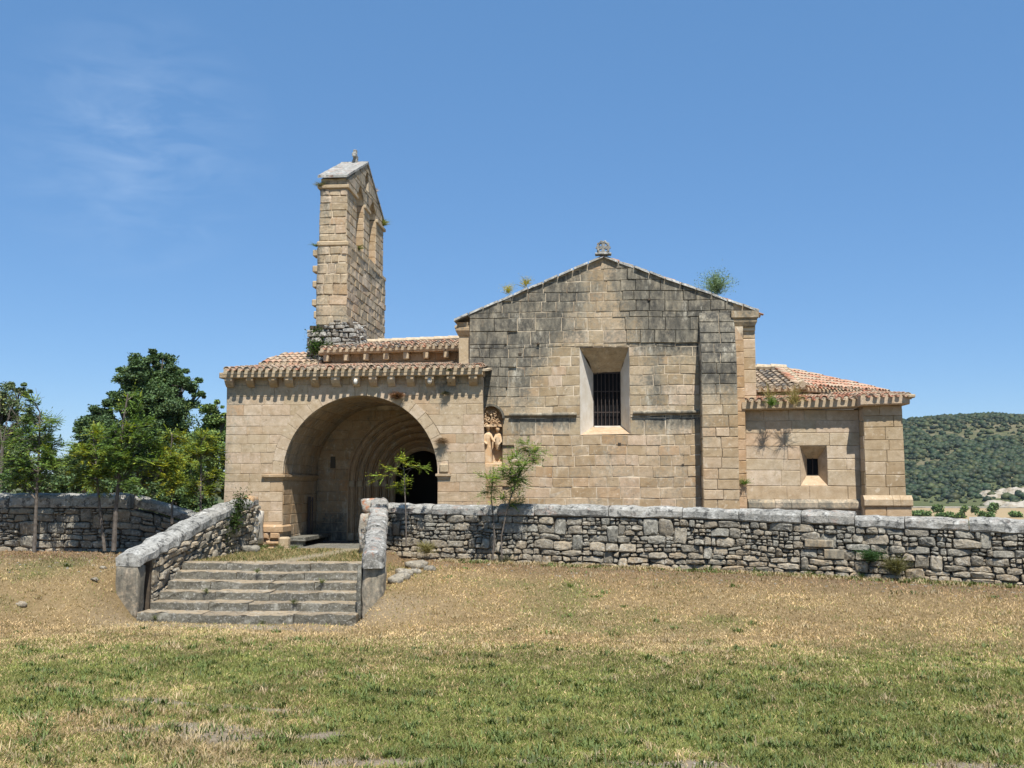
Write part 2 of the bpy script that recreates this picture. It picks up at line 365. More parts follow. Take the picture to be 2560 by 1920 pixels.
def lawn_cover(x, y):
    """(greenness, bareness, brownness) of the turf"""
    x, y = np.asarray(x, float), np.asarray(y, float)
    n = fbm(x, y, .45, 1); n2 = fbm(x, y, 1.7, 5); n3 = fbm(x * .6, y, 3.2, 9)
    edge = 14.0 - .9 * np.exp(-((x - 1.5) / 2.2) ** 2) + .7 * np.exp(-((x + 5) / 1.5) ** 2) + .4 * np.exp(-((x - 5) / 1.5) ** 2) - 1.4 * ss(-6, -9, x)
    g = .88 - ss(-2.8, 1.8, y - edge + (n - .5) * 5.0 + (n2 - .5) * 2.0) * .74
    g = g - .12 * ss(13.5, 15.5, y) + (n - .5) * 1.5 + (n2 - .5) * 1.1 + (n3 - .5) * .5 - .25 * ss(9.0, 6.3, y) - .22 * ss(-.2, -5.0, x) * ss(13.5, 9, y) - .18 * ss(-6, -8, x)
    g = g + .35 * np.exp(-((x - 1.0) / 1.5) ** 2 - ((y - 16.2) / 1.0) ** 2) + .3 * np.exp(-((x + 9.5) / 1.5) ** 2 - ((y - 18.5) / 1.2) ** 2)
    pathm = ss(2.4, .4, np.abs(y - 16.7 - .06 * (x + 6)) * 1.9 * (1 + .2 * np.abs(x + 6)) + (n - .5) * 1.6 + (n3 - .5) * 1.2) * ss(4.5, 1.0, np.abs(x + 6) + (n2 - .5) * 2)
    bare = np.clip(pathm * (.25 + .9 * n2) * ss(-8.6, -7.4, x), 0, .85)
    for (px, py, rx, ry) in ((-2.7, 7.6, .8, .30), (.55, 6.72, .5, .16), (2.6, 6.75, .6, .12), (-.9, 6.75, .7, .16), (-3.1, 8.6, 1.2, .16)):
        bare = np.maximum(bare, ss(1.3, .45, np.hypot((x - px) / rx, (y - py) / ry) + (n2 - .5) * 2.4 + (n3 - .5) * 2.2))
    brown = ss(-3.4, -.6, y - np.where(x > -4.3, np.interp(x, [p[0] for p in WR], [p[1] for p in WR]), 20.8)) * (.6 + .6 * n2)
    return np.clip(g, 0, 1), bare, np.clip(brown, 0, 1)
def cover_col(x, y):
    g, bare, brown = lawn_cover(x, y); g, bare, brown = g[..., None], bare[..., None], brown[..., None]
    straw = np.array([.32, .23, .118]); green = np.array([.16, .165, .065]); earth = np.array([.40, .33, .24]); br = np.array([.20, .14, .09])
    c = straw * (1 - g) + green * g; c = c * (1 - brown * .75) + br * brown * .75; return c * (1 - bare) + earth * bare
def axis(lo, hi, dense, far, n):
    mid = np.arange(lo, hi + dense / 2, dense); g = np.geomspace(1, far, n)
    return np.concatenate([(lo - g + 1)[::-1][:-1], mid, (hi + g - 1)[1:]])
xs = axis(-16, 13, .13, 2600, 34); ys = axis(2.5, 25, .13, 2600, 34)
X, Y = np.meshgrid(xs, ys); Z = np.empty_like(X)
for j in range(len(ys)):
    for i in range(len(xs)): Z[j, i] = far_z(xs[i], ys[j], ground_z(min(16, max(-16, xs[i])), min(30, max(0, ys[j]))))
Vg = np.stack([X.ravel(), Y.ravel(), Z.ravel()], 1); ni, nj = len(xs), len(ys)
idx = np.arange(ni * nj).reshape(nj, ni); Fg = np.stack([idx[:-1, :-1].ravel(), idx[:-1, 1:].ravel(), idx[1:, 1:].ravel(), idx[1:, :-1].ravel()], 1)
gc = cover_col(X.ravel(), Y.ravel()); fard = ss(30, 120, np.hypot(X.ravel(), Y.ravel()))[:, None]; gc = gc * (1 - fard) + np.array([.10, .115, .045]) * fard
put('ground', fastmesh('ground', Vg, Fg, M['ground'], gc, True), kind='structure')
# grass blades
NB = 640000
yy = 1 / (1 / 5.2 + rng.random(NB) * (1 / 22.3 - 1 / 5.2)); xx = (rng.random(NB) - .5) * 1.04 * yy - .08 * yy + 0
g, bare, brown = lawn_cover(xx, yy); wy = np.interp(xx, [p[0] for p in WR], [p[1] for p in WR]) - .28
keep = (rng.random(NB) > bare * .93) & ~((yy > 17.2) & (xx > -8.25) & (xx < -3.95 - (yy - 17.4) * .187 + .38)) & ((xx > -4.7) & (yy < wy) | (xx <= -4.7) & (yy < 21.2))
keep &= rng.random(NB) > brown * .45
xx, yy, g, brown = xx[keep], yy[keep], g[keep], brown[keep]; n = len(xx)
zz = np.array([ground_z(a, b) for a, b in zip(xx, yy)]) - .004
isg = rng.random(n) < np.clip(g * .95 + .06, 0, .90); sc = yy / 9
hgt = (.018 + .026 * rng.random(n) ** 2) * np.clip(sc, .8, 1.25) ** .5 * np.where(isg, 1, .95) * (.7 + .9 * fbm(xx, yy, 2.2, 21)); wd = (.0022 + .0028 * rng.random(n)) * np.maximum(sc, .9) ** .9
th = rng.random(n) * 6.283; lean = rng.random(n) ** 1.1 * np.where(isg, 1.4, 2.8); dx, dy = np.cos(th), np.sin(th); px, py = -dy, dx
flip = rng.random(n) * 6.283; px, py = np.cos(flip), np.sin(flip) * .6
B = np.stack([xx, yy, zz], 1)
v0 = B + np.stack([px * wd, py * wd, 0 * wd], 1); v1 = B - np.stack([px * wd, py * wd, 0 * wd], 1)
md = B + np.stack([dx * lean * hgt * .35, dy * lean * hgt * .35, hgt * .6], 1)
v2 = md - np.stack([px * wd, py * wd, 0 * wd], 1) * .75; v3 = md + np.stack([px * wd, py * wd, 0 * wd], 1) * .75
tip = B + np.stack([dx * lean * hgt, dy * lean * hgt, hgt * (1 - .16 * lean)], 1)
Vb = np.stack([v0, v1, v2, v3, tip], 1).reshape(-1, 3); k = np.arange(n)[:, None] * 5
Fb = np.concatenate([k + np.array([[0, 1, 2]]), k + np.array([[0, 2, 3]]), k + np.array([[3, 2, 4]])])
gcol = np.array([.205, .232, .068])[None] * (.6 + .75 * rng.random((n, 1))) + rng.random((n, 1)) * np.array([.05, .028, .0]); scol = np.array([.54, .395, .205])[None] * (.55 + .7 * rng.random((n, 1)))
tn_ = (.62 + .75 * fbm(xx, yy * .8, 1.1, 51))[:, None] * (.55 + .90 * fbm(xx, yy, 4.0, 61))[:, None]; gcol = gcol * tn_; scol = scol * tn_ * (1.08 + np.array([.06, .02, 0])[None] * (fbm(xx, yy, .5, 71)[:, None] - .5) * 4); scol = scol * (1 - brown[:, None] * np.array([.42, .52, .50])); cb = np.where(isg[:, None], gcol, scol)
nc_, per_ = 1500, 22
cy_ = 1 / (1 / 5.6 + rng.random(nc_) * (1 / 20 - 1 / 5.6)); cx_ = (rng.random(nc_) - .5) * 1.0 * cy_ - .08 * cy_; cg, cbare, cbr = lawn_cover(cx_, cy_)
nf_ = 420; fx_ = rng.random(nf_) * 13.2 - 4.2; fy_ = np.interp(fx_, [p[0] for p in WR], [p[1] for p in WR]) - .43 - rng.random(nf_) ** 2 * .5; cx_ = np.concatenate([cx_, fx_]); cy_ = np.concatenate([cy_, fy_]); cg = np.concatenate([cg, np.full(nf_, .22)])
ok = (cy_ < np.interp(cx_, [p[0] for p in WR], [p[1] for p in WR]) - .36) & ~((cy_ > 16.2) & (cx_ < -3.2) & (cx_ > -9)) ; cx_, cy_, cg = cx_[ok], cy_[ok], cg[ok]; nc_ = len(cx_)
cz_ = np.array([ground_z(a, b) for a, b in zip(cx_, cy_)]); gr_ = rng.random(nc_) < cg * .9 + .08; rr_ = (.02 + .05 * rng.random(nc_) ** 2) * np.sqrt(cy_ / 7)
bx_ = np.repeat(cx_, per_) + rng.normal(size=nc_ * per_) * np.repeat(rr_, per_); by_ = np.repeat(cy_, per_) + rng.normal(size=nc_ * per_) * np.repeat(rr_, per_); n2_ = len(bx_)
t2_ = rng.random(n2_) * 6.283; h2_ = np.repeat((.03 + .035 * rng.random(nc_)) * np.where(gr_, 1, 1.1), per_) * (.5 + .8 * rng.random(n2_)); w2_ = np.repeat(np.where(gr_, .0050, .0028), per_) * (np.repeat(cy_, per_) / 8) ** .7; l2_ = .4 + 1.1 * rng.random(n2_)
B2 = np.stack([bx_, by_, np.repeat(cz_, per_)], 1); s2_ = np.stack([np.cos(t2_ + 1.5) * w2_, np.sin(t2_ + 1.5) * w2_, 0 * w2_], 1); d2_ = np.stack([np.cos(t2_) * l2_ * h2_, np.sin(t2_) * l2_ * h2_, h2_], 1)
m2_ = B2 + d2_ * np.array([.4, .4, .65]); V2_ = np.stack([B2 - s2_, B2 + s2_, m2_ + s2_, m2_ - s2_, B2 + d2_], 1).reshape(-1, 3); F2_ = (len(Vb) + np.arange(n2_)[:, None] * 5)
F2_ = np.concatenate([F2_ + np.array([[0, 1, 2]]), F2_ + np.array([[0, 2, 3]]), F2_ + np.array([[3, 2, 4]])]); c2_ = np.where(np.repeat(gr_, per_)[:, None], np.array([.135, .175, .050]), np.array([.46, .36, .21])) * np.repeat(.6 + .6 * rng.random((nc_, 1)), per_, 0) * (.8 + .4 * rng.random((n2_, 1)))
Vb = np.concatenate([Vb, V2_]); Fb = np.concatenate([Fb, F2_]); cb5 = np.concatenate([np.repeat(cb, 5, 0), np.repeat(c2_, 5, 0)])
o = put('grass', fastmesh('grass', Vb, Fb, M['grass'], cb5), kind='stuff')
tag(o, 'short mown grass, green in the middle and straw dry towards the wall', 'grass')

# ------------------------------------------------------------ strip solids
def stripwall(us, iv, pos, d0, d1):
    geos = []
    for a, b in zip(us[:-1], us[1:]):
        e = (b - a) * .01; A, Bv = iv(a + e), iv(b - e)
        if len(A) != len(Bv): A = Bv = iv((a + b) / 2)
        for (p0, p1), (q0, q1) in zip(A, Bv):
            if p1 - p0 < 1e-3 and q1 - q0 < 1e-3: continue
            c = [(a, p0), (b, q0), (b, q1), (a, p1)]; V = [pos(u, v, d) for d in (d0, d1) for u, v in c]
            geos.append((V, [(3, 2, 1, 0), (4, 5, 6, 7)] + [(i, (i + 1) % 4, (i + 1) % 4 + 4, i + 4) for i in range(4)], (.5, 0, 0)))
    return join(geos)
def cuts(a, b, st, extra=()): return sorted(set([round(a + i * (b - a) / max(1, round((b - a) / st)), 4) for i in range(max(1, round((b - a) / st)) + 1)] + [e for e in extra if a <= e <= b]))
def arc_half(r, h):                                   # half width of a round arch at height h above its spring
    return math.sqrt(max(0, r * r - h * h))

# ------------------------------------------------------------ the church
church = thing('church', 'small tan limestone country church with gabled front, arched porch and tall bell gable', 'church', (0, 26, .1))
def P(name, geo, mat, parent=church, smooth=False, kind=None):
    V, F, T = geo
    if not (hasattr(T, '__len__') and len(T) == len(V) and hasattr(T[0], '__len__')): T = [tuple(T)] * len(V)
    return part(name, V, F, mat, parent, T, smooth, kind)
AC, AZ, AR, RW = -5.55, 1.98, 1.86, .27                 # porch arch: centre, spring, radius, ring
PL, PR = -8.84, -2.66
# porch front
def p_iv(x):
    h = arc_half(AR + RW - .02, x - AC)
    return [(AZ + h, 4.33)] if abs(x - AC) < AR + .01 else [(0, 4.33)]
porch = P('porch_wall', stripwall(cuts(PL + .01, PR - .01, .12, (AC - AR - .01, AC + AR + .01)), p_iv, front(24.0), -.5, 0), M['mortar'])
def p_reg(z):
    r_ = PR + .02 + (4.3 - z) * .035
    if z < AZ: return [(PL, AC - AR), (AC + AR, r_)]
    h = z - AZ
    if h >= AR + RW: return [(PL, r_)]
    q = arc_half(AR + RW, h); return [(PL, AC - q), (AC + q, r_)]
def p_stain(u, v):
    s = .08 + .35 * sst(-8.5, -8.85, u) * sst(.6, 2, v) + .22 * sst(3.6, 4.3, v); s += .5 * math.exp(-((u + 3.6) / .35) ** 2) * sst(3.3, 4.2, v)
    return min(1, s)
def p_warm(u, v): return .07 + .75 * sst(1.1, .5, v) * (u < -7) + .22 * sst(1.9, 1.2, v) * (u > -3.7)
ashlar(porch, front(24.0, .012), .62, 4.33, p_reg, (.2, .27), (.34, .72), (AZ, AZ + AR + RW, 4.12), p_stain, p_warm, gap=.005, d=.012, rough=.004, bev=.006, tone=(.45, 1))
ashlar(porch, front(24.0), .1, .62, lambda z: [(PL - .04, AC - AR - .02), (AC + AR, PR + .15)], (.15, .2), (.22, .5), (), lambda u, v: .3, p_warm, gap=.03, d=.03, rough=.05, bev=.03)
# voussoirs
def voussoirs(parent, cx, cz, r0, r1, n, posf, d, zs=1, stain=0, name='voussoir', dep=-.35, tone=(.5, 1), warm=0):
    for i in range(n):
        a0, a1 = math.pi * i / n + .0015, math.pi * (i + 1) / n - .0015; am = (a0 + a1) / 2; e = R(-.012, .02)
        poly = [(r0, a0), (r1 + e, a0), (r1 + e, a1), (r0, a1)]
        if r0 > 1.2: poly = [(r0, a0), (r1 + e, a0), (r1 + e, am), (r1 + e, a1), (r0, a1), (r0, am)]
        pts = [(cx + r * math.cos(a), cz + r * math.sin(a) * zs) for r, a in poly]
        tn = (R(*tone), stain, warm)
        geo = block(pts, posf, d + R(0, .006), .006, .001, dep, tn)
        P(name, geo, M['ash'], parent)
voussoirs(porch, AC, AZ, AR, AR + RW, 21, front(24.0), .012, tone=(.55, 1))
# jamb blocks and imposts
def mould(name, parent, x0, x1, y0, y1, z, prof, mat, tone=(.6, 0, 0)):
    """string of profile (out, height) run along x on the front and returned at both ends"""
    geos = []
    for (o0, h0), (o1, h1) in zip(prof[:-1], prof[1:]):
        V = []
        for o_, h in ((o0, h0), (o1, h1)): V += [(x0 - o_, y0 - o_, z + h), (x1 + o_, y0 - o_, z + h), (x1 + o_, y1, z + h), (x0 - o_, y1, z + h)]
        geos.append((V, [(0, 1, 5, 4), (1, 2, 6, 5), (2, 3, 7, 6), (3, 0, 4, 7)], tone))
    o_, h = prof[0]; V = [(x0 - o_, y0 - o_, z + h), (x1 + o_, y0 - o_, z + h), (x1 + o_, y1, z + h), (x0 - o_, y1, z + h)]; geos.append((V, [(3, 2, 1, 0)], tone))
    o_, h = prof[-1]; V = [(x0 - o_, y0 - o_, z + h), (x1 + o_, y0 - o_, z + h), (x1 + o_, y1, z + h), (x0 - o_, y1, z + h)]; geos.append((V, [(0, 1, 2, 3)], tone))
    V, F, T = join(geos); return part(name, V, F, mat, parent, T)
IMP = [(0, 0), (.02, .02), (.035, .07), (.07, .09), (.07, .14), (.0, .15)]
mould('impost', porch, -7.84, -7.41, 23.985, 26.98, 1.82, IMP, M['ash'], (.3, 0, .35))
mould('impost', porch, -3.66, -3.44, 23.985, 26.98, 1.84, IMP, M['ash'], (.6, .1, .2))
P('carved_block', box(-3.64, -3.43, 23.9, 24.0, 2.0, 2.22, .03), M['ash'], porch)
mould('plinth', porch, PL + .02, -7.42, 23.985, 24.6, .60, [(.0, 0), (.06, .01), (.06, .13), (.02, .17), (0, .18)], M['ash'], (.5, 0, .7))
# cornice, corbels
xs_ = [PL - .12]
while xs_[-1] < -3.3: xs_.append(xs_[-1] + R(.75, 1.15))
xs_[-1] = PR + .06
for a, b in zip(xs_[:-1], xs_[1:]):
    dz = (a + 5.7) * .004
    P('cornice_block', block([(a + .004, 4.28 + dz), (b - .004, 4.285 + dz), (b - .004, 4.415 + dz), (a + .004, 4.41 + dz)], front(23.76), .0, .015, .004, -.5, (R(.3, .9), .25, .15)), M['ash'], church)
for i, x in enumerate((-8.74, -8.22, -7.66, -7.27, -6.64, -6.13, -5.64, -5.23, -4.79, -4.33, -3.87, -3.36, -2.84)):
    w_ = R(.085, .105); V = []
    for xx_ in (x - w_, x + w_): V += [(xx_, 24.01, 4.28), (xx_, 23.79, 4.28), (xx_, 23.79, 4.21), (xx_, 23.85, 4.13), (xx_, 23.94, 4.06), (xx_, 24.01, 4.06)]
    F = [tuple(range(6)), tuple(range(11, 5, -1))] + [(j, j + 6, (j + 1) % 6 + 6, (j + 1) % 6) for j in range(6)]
    c_ = P('corbel', (V, F, (R(0, 1), R(0, .3), R(0, .3))), M['ash'])
    if i in (6, 10):                                   # two corbels keep a small worn head
        bm = bmesh.new(); bmesh.ops.create_icosphere(bm, subdivisions=2, radius=.07)
        vv = [(x + v.co.x * .85, 23.82 + v.co.y, 4.16 + v.co.z * 1.15) for v in bm.verts]; ff = [tuple(v.index for v in f.verts) for f in bm.faces]; bm.free()
        P('carved_head', (vv, ff, (.8, 0, 0)), M['plaster'], c_, True)
# vault, inner walls, floor; porch shade put into the stones' tone and stain
na = 26; ring = []
def vault_pos(u, v, d):
    t = v / AR; return (AC + (AR - d) * math.cos(t), u, AZ + (AR - d) * math.sin(t))
V, F = [], []
for r_ in (AR, AR + .24):
    for yv in (24.0, 27.0):
        for i in range(na + 1): t = math.pi * i / na; V.append((AC + r_ * math.cos(t), yv, AZ + r_ * math.sin(t)))
m1 = na + 1
for i in range(na): F += [(i, i + 1, m1 + i + 1, m1 + i), (2 * m1 + i, 3 * m1 + i, 3 * m1 + i + 1, 2 * m1 + i + 1)]
vault = part('vault', V, F, M['mortar'], church, (.5, 0, 0))
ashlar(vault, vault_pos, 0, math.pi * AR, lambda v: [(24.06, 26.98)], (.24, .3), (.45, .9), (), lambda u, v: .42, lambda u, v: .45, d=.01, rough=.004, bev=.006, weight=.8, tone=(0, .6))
geos = [box(PL + .02, AC - AR, 24.5, 27.0, 0, 2.1), box(AC + AR, PR - .02, 24.5, 27, 0, 2.1), box(PL + .02, PL + .5, 24.5, 27, 2.1, 4.3), box(PR - .5, PR - .02, 24.5, 27, 2.1, 4.3)]
inner = P('porch_side_wall', join(geos), M['mortar'])
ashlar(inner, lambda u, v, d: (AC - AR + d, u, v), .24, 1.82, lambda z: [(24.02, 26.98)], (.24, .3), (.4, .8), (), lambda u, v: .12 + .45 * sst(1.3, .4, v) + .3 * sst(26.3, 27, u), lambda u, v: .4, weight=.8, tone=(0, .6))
P('porch_floor', box(AC - AR - .1, AC + AR + .1, 23.62, 28.4, -.2, .235), M['step'])
P('bench', join([box(-7.38, -6.98, 24.5, 26.9, .36, .46, .01), box(-7.36, -7.05, 24.55, 24.75, .2, .36), box(-7.36, -7.05, 26.6, 26.8, .2, .36)]), M['step'], church)
P('floor_stone', box(-7.42, -7.18, 23.75, 23.98, .22, .50, .04), M['ash'], church)
gt = P('iron_gate', join([box(-7.36, -7.29, 26.0, 26.04, .46, 1.42), box(-7.26, -7.23, 26.0, 26.04, .46, 1.40), box(-7.36, -7.23, 26.01, 26.03, .5, .53), box(-7.36, -7.23, 26.01, 26.03, 1.3, 1.33)]), M['iron'])
# wall over the portal and the portal itself
DC, DZ, DR = -4.70, 1.85, 1.87
def b_iv(x):
    top = AZ + arc_half(AR + .1, x - AC) if abs(x - AC) < AR + .1 else AZ
    if abs(x - DC) < DR: lo = DZ + arc_half(DR, x - DC)
    else: lo = 0
    return [(lo, max(top, lo + .002))]
back = P('portal_wall', stripwall(cuts(AC - AR - .05, AC + AR + .05, .1, (DC - DR,)), b_iv, front(27.0), -.4, 0), M['mortar'])
def b_reg(z):
    l = AC - (AR if z < AZ else arc_half(AR, z - AZ)); r_ = DC - (DR if z < DZ else arc_half(DR, z - DZ)) + 0
    return [(l, r_ + .02)] if r_ - l > .05 else []
ashlar(back, front(27.0), .24, 3.7, b_reg, (.25, .31), (.35, .6), (DZ,), lambda u, v: .3 + .5 * sst(1.5, .3, v), lambda u, v: .45, weight=.8, tone=(0, .6))  # stones darkened through tone and stain for the shade inside the porch
P('putlog_recess', box(-7.04, -6.91, 26.975, 26.99, 2.16, 2.47), M['dark'], back)  # dark plate on the wall, the recess's shade put into its colour
portal = P('portal', box(DC - .8, DC + .8, 27.95, 28.05, .2, .27), M['step'])
def sweep_arch(name, parent, prof, cx, cz, zf, z0, mat, tone, n=22):
    """profile [(radius, y)] swept up the left jamb, round the arch and down the right one"""
    path = [(math.pi, z0 - cz), (math.pi, 0)] + [(math.pi * (1 - i / n), None) for i in range(1, n)] + [(0, 0), (0, z0 - cz)]
    V, F = [], []; m_ = len(prof)
    for a, h in path:
        for r_, y_ in prof:
            if h is None: s = math.sin(a); V.append((cx + r_ * math.cos(a), y_, cz + r_ * s * (1 + zf * s ** 4)))
            else: V.append((cx + r_ * math.cos(a), y_, cz + h))
    for i in range(len(path) - 1):
        for j in range(m_ - 1): F.append((i * m_ + j, i * m_ + j + 1, (i + 1) * m_ + j + 1, (i + 1) * m_ + j))
    return P(name, (V, F, tone), mat, parent, False)
for k_ in range(6):
    r0 = DR - .186 * k_; y0 = 27.0 + .16 * k_
    prof = [(r0 + .02, y0 + .1), (r0, y0 - .02), (r0 - .035, y0 - .03), (r0 - .045, y0 + .02)]
    for q in range(7): t = math.pi * q / 6; prof.append((r0 - .11 + .052 * math.cos(t), y0 + .03 - .055 * math.sin(t)))
    prof += [(r0 - .175, y0 + .03), (r0 - .186, y0 + .05), (r0 - .186, y0 + .18)]
    sweep_arch('archivolt', portal, prof, DC, DZ, .012 * k_, .24, M['ash'], (R(.1, .6), .3, .5))
    for s in (-1, 1): P('capital', box(DC + s * (r0 - .11) - .07, DC + s * (r0 - .11) + .07, y0 - .05, y0 + .09, 1.66, 1.83, .02), M['ash'], portal); P('column_base', box(DC + s * (r0 - .11) - .075, DC + s * (r0 - .11) + .075, y0 - .05, y0 + .09, .24, .45, .02), M['ash'], portal)
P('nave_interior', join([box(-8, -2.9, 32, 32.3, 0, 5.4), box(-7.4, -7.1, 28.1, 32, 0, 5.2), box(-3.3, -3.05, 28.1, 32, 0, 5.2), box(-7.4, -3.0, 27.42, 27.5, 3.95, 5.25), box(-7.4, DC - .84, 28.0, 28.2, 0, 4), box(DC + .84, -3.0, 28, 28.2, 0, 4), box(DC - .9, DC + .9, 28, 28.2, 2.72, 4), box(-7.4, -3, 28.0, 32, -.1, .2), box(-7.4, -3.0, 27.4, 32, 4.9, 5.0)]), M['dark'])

# ---- gable front
GY = 24.8; GL, GR = -3.04, 3.88; AX, AZ2 = .25, 7.27
def gtop(x): return 5.78 + (AZ2 - 5.78) * (x + 3.41) / (AX + 3.41) if x < AX else 5.92 + (AZ2 - 5.92) * (3.95 - x) / (3.95 - AX)
WX0, WX1, WZ0, WZ1 = -.34, .85, 2.92, 5.05; NX0, NX1, NZ0, NZ1 = -2.79, -2.22, 2.17, 3.62
NS = 3.33
def ntop(x): return NS + .3 * math.sqrt(max(0, 1 - ((x - (NX0 + NX1) / 2) / ((NX1 - NX0) / 2)) ** 2))
def g_iv(x):
    t = gtop(x)
    if WX0 < x < WX1: return [(0, WZ0), (WZ1, t)]
    if NX0 < x < NX1: return [(0, NZ0), (ntop(x), t)]
    if x > 3.38: return [(5.42, t)]
    return [(0, t)]
gable = P('gable_wall', stripwall(cuts(GL, GR, .35, (WX0, WX1, NX0, NX1, AX, 3.38, -2.65, -2.55, -2.45, -2.35)), g_iv, front(GY), -.55, -.0), M['mortar'])
SL_ = []
for (xa, za, xb, zb) in ((-3.41, 5.78, AX, AZ2), (3.95, 5.92, AX, AZ2)):
    nx, nz_ = -(zb - za), (xb - xa)
    if nz_ < 0: nx, nz_ = -nx, -nz_
    SL_.append((nx, nz_, nx * xa + nz_ * (za - .03)))
def gx(z):       # wall between the slopes
    return GL, 3.37
    l = GL if z < gtop(GL) else -3.41 + (z - 5.78) / (AZ2 - 5.78) * (AX + 3.41); r_ = 3.95 - (z - 5.92) / (AZ2 - 5.92) * (3.95 - AX) if z > gtop(3.37) else 3.37
    return max(l, GL), min(r_, 3.37)
def g_reg(z):
    l, r_ = gx(z)
    if z > gtop(3.0): pass
    rr = r_ if z > 5.9 else 2.53
    out_ = [(l, rr)]
    if WZ0 < z < WZ1: out_ = [(l, WX0), (WX1, rr)]
    if NZ0 < z < NZ1:
        q = .285 * (math.sqrt(max(0, 1 - ((z - NS) / .3) ** 2)) if z > NS else 1); c_ = (NX0 + NX1) / 2
        out_ = [(l, c_ - q), (c_ + q, out_[0][1])] + out_[1:]
    return out_
def g_stain(u, v):
    s = .40 * sst(4.6, 5.6, v) * (1 - .85 * math.exp(-((u - .2) / .75) ** 2)) + .26 * sst(-.9, -2.0, u) * sst(3.2, 4.1, v) + .26 + .12 * sst(1.0, 2.2, u) * sst(3.6, 4.6, v)
    s += .60 * sst(1.7, .35, gtop(u) - v) * (1 - .72 * math.exp(-((u - .2) / .65) ** 2))
    s += .50 * sst(4.55, 5.3, v) * sst(-.3, -1.6, u) + .30 * sst(4.5, 5.0, v) * sst(-1.7, -2.3, u)
    s += .52 * sst(4.8, 5.15, v) * sst(1.15, 1.7, u) * sst(6.1, 5.6, v) + .25 * sst(5.2, 5.7, v) * sst(.8, 2.2, u)
    s += .35 * math.exp(-((u + 1.55) / .3) ** 2) * sst(4.2, 5, v) + .42 * math.exp(-((u + 2.45) / .45) ** 2) * sst(3.5, 4.6, v)
    s += .50 * math.exp(-((u + 1.7) / .16) ** 2) * sst(3.5, 4.4, v) * sst(5.3, 4.6, v) + .3 * math.exp(-((u - 1.5) / .2) ** 2) * sst(2.6, 3.2, v)
    s = min(s, .87)
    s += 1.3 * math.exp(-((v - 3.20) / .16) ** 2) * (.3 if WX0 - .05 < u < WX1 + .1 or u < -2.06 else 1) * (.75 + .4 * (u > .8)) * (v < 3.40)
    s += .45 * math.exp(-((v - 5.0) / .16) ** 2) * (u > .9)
    return min(1, s)
def g_off(u, v):
    o_ = 0
    if u < -2.06: o_ = .04
    elif v > 5.14: o_ = .035 * sst(.3, .9, u)
    return o_
def g_warm(u, v): return .22 * sst(3.3, 2.4, v) + .12 * math.exp(-((u - .25) / .8) ** 2) * sst(4.8, 5.6, v)
ashlar(gable, front(GY, .030), .9, 7.27, g_reg, (.225, .285), (.24, .50), (NZ0, WZ0, 3.40, NS, NZ1, WZ1, 5.14, 5.78, 5.92), g_stain, g_warm, g_off, gap=.012, d=.005, rough=.009, bev=.008, tone=(0, .9), clips=SL_, jit=.008)
# lintel course over the window hides the joint
# string courses
for a, b in ((-2.06, -.42), (.93, 2.5)):
    n_ = 2 if b < 0 else 2; st_ = (b - a) / n_
    for i in range(n_):
        V = []; x0, x1 = a + i * st_ + .003, a + (i + 1) * st_ - .003; z_ = 3.37 + (.012 * (x0 + 2) if b > 0 else 0)
        for x_ in (x0, x1): V += [(x_, GY, z_), (x_, GY - .07, z_), (x_, GY - .10, z_ + .03), (x_, GY - .10, z_ + .06), (x_, GY, z_ + .10)]
        P('string_course', (V, [(4, 3, 2, 1, 0), (5, 6, 7, 8, 9)] + [(j, (j + 1) % 5, (j + 1) % 5 + 5, j + 5) for j in range(5)], (.2, .75, 0)), M['ash'], gable)
# window
fr = [(WX0, WZ0), (WX1 + .02, WZ0 + .02), (WX1, WZ1), (WX0, WZ1 - .02)]; inn = [(-.01, 3.16), (.65, 3.18), (.65, 4.50), (-.01, 4.47)]
def splay(name, parent, fr, inn, y0, y1, n=6, amp=.012, sill='window_sill', mat=None):
    names = (sill, 'window_reveal', 'window_lintel', 'window_reveal'); res = None
    for e in range(4):
        (ax, az), (bx, bz) = fr[e], fr[(e + 1) % 4]; (cx, cz), (dx_, dz_) = inn[e], inn[(e + 1) % 4]; V, F = [], []
        for i in range(n + 1):
            for j in range(n + 1):
                s, t = i / n, j / n; x0, z0 = ax + (bx - ax) * t, az + (bz - az) * t; x1, z1 = cx + (dx_ - cx) * t, cz + (dz_ - cz) * t
                am_ = amp * (6 if e == 2 else 1) * (4 * s * (1 - s)) ; q = nz3(x0 * 4 + s * 3, z0 * 4 + s, e * 7.) * am_
                V.append((x0 + (x1 - x0) * s + q, y0 + (y1 - y0) * s + q, z0 + (z1 - z0) * s + q))
        F = [(i * (n + 1) + j, i * (n + 1) + j + 1, (i + 1) * (n + 1) + j + 1, (i + 1) * (n + 1) + j) for i in range(n) for j in range(n)]
        P(names[e], (V, F, (.8 if e != 2 else .6, .0 if e != 2 else .3, .25 if e == 0 else 0)), mat[e], parent, True)
win = P('window', join([box(-.02, .0, 25.46, 25.51, 3.14, 4.52), box(.64, .66, 25.46, 25.51, 3.14, 4.52), box(-.02, .66, 25.46, 25.51, 4.48, 4.53), box(-.02, .66, 25.46, 25.51, 3.13, 3.165)]), M['iron'])
splay('window', win, fr, inn, GY - .012, 25.49, 6, .012, mat=[M['ash'], M['plaster'], M['ash'], M['plaster']])
for i in range(6): x = .085 + i * .096; P('bar', tube([(x, 25.45, 3.15), (x, 25.45, 4.5)], .011, 5), M['iron'], win)
for z in (3.5, 4.02): P('bar', box(.0, .65, 25.445, 25.46, z, z + .022), M['iron'], win)
P('pane', box(-.02, .66, 25.52, 25.54, 3.1, 4.55), M['pane'], win)
P('window_sill_slab', box(.0, .64, 25.38, 25.5, 3.13, 3.17), M['plaster'], win)
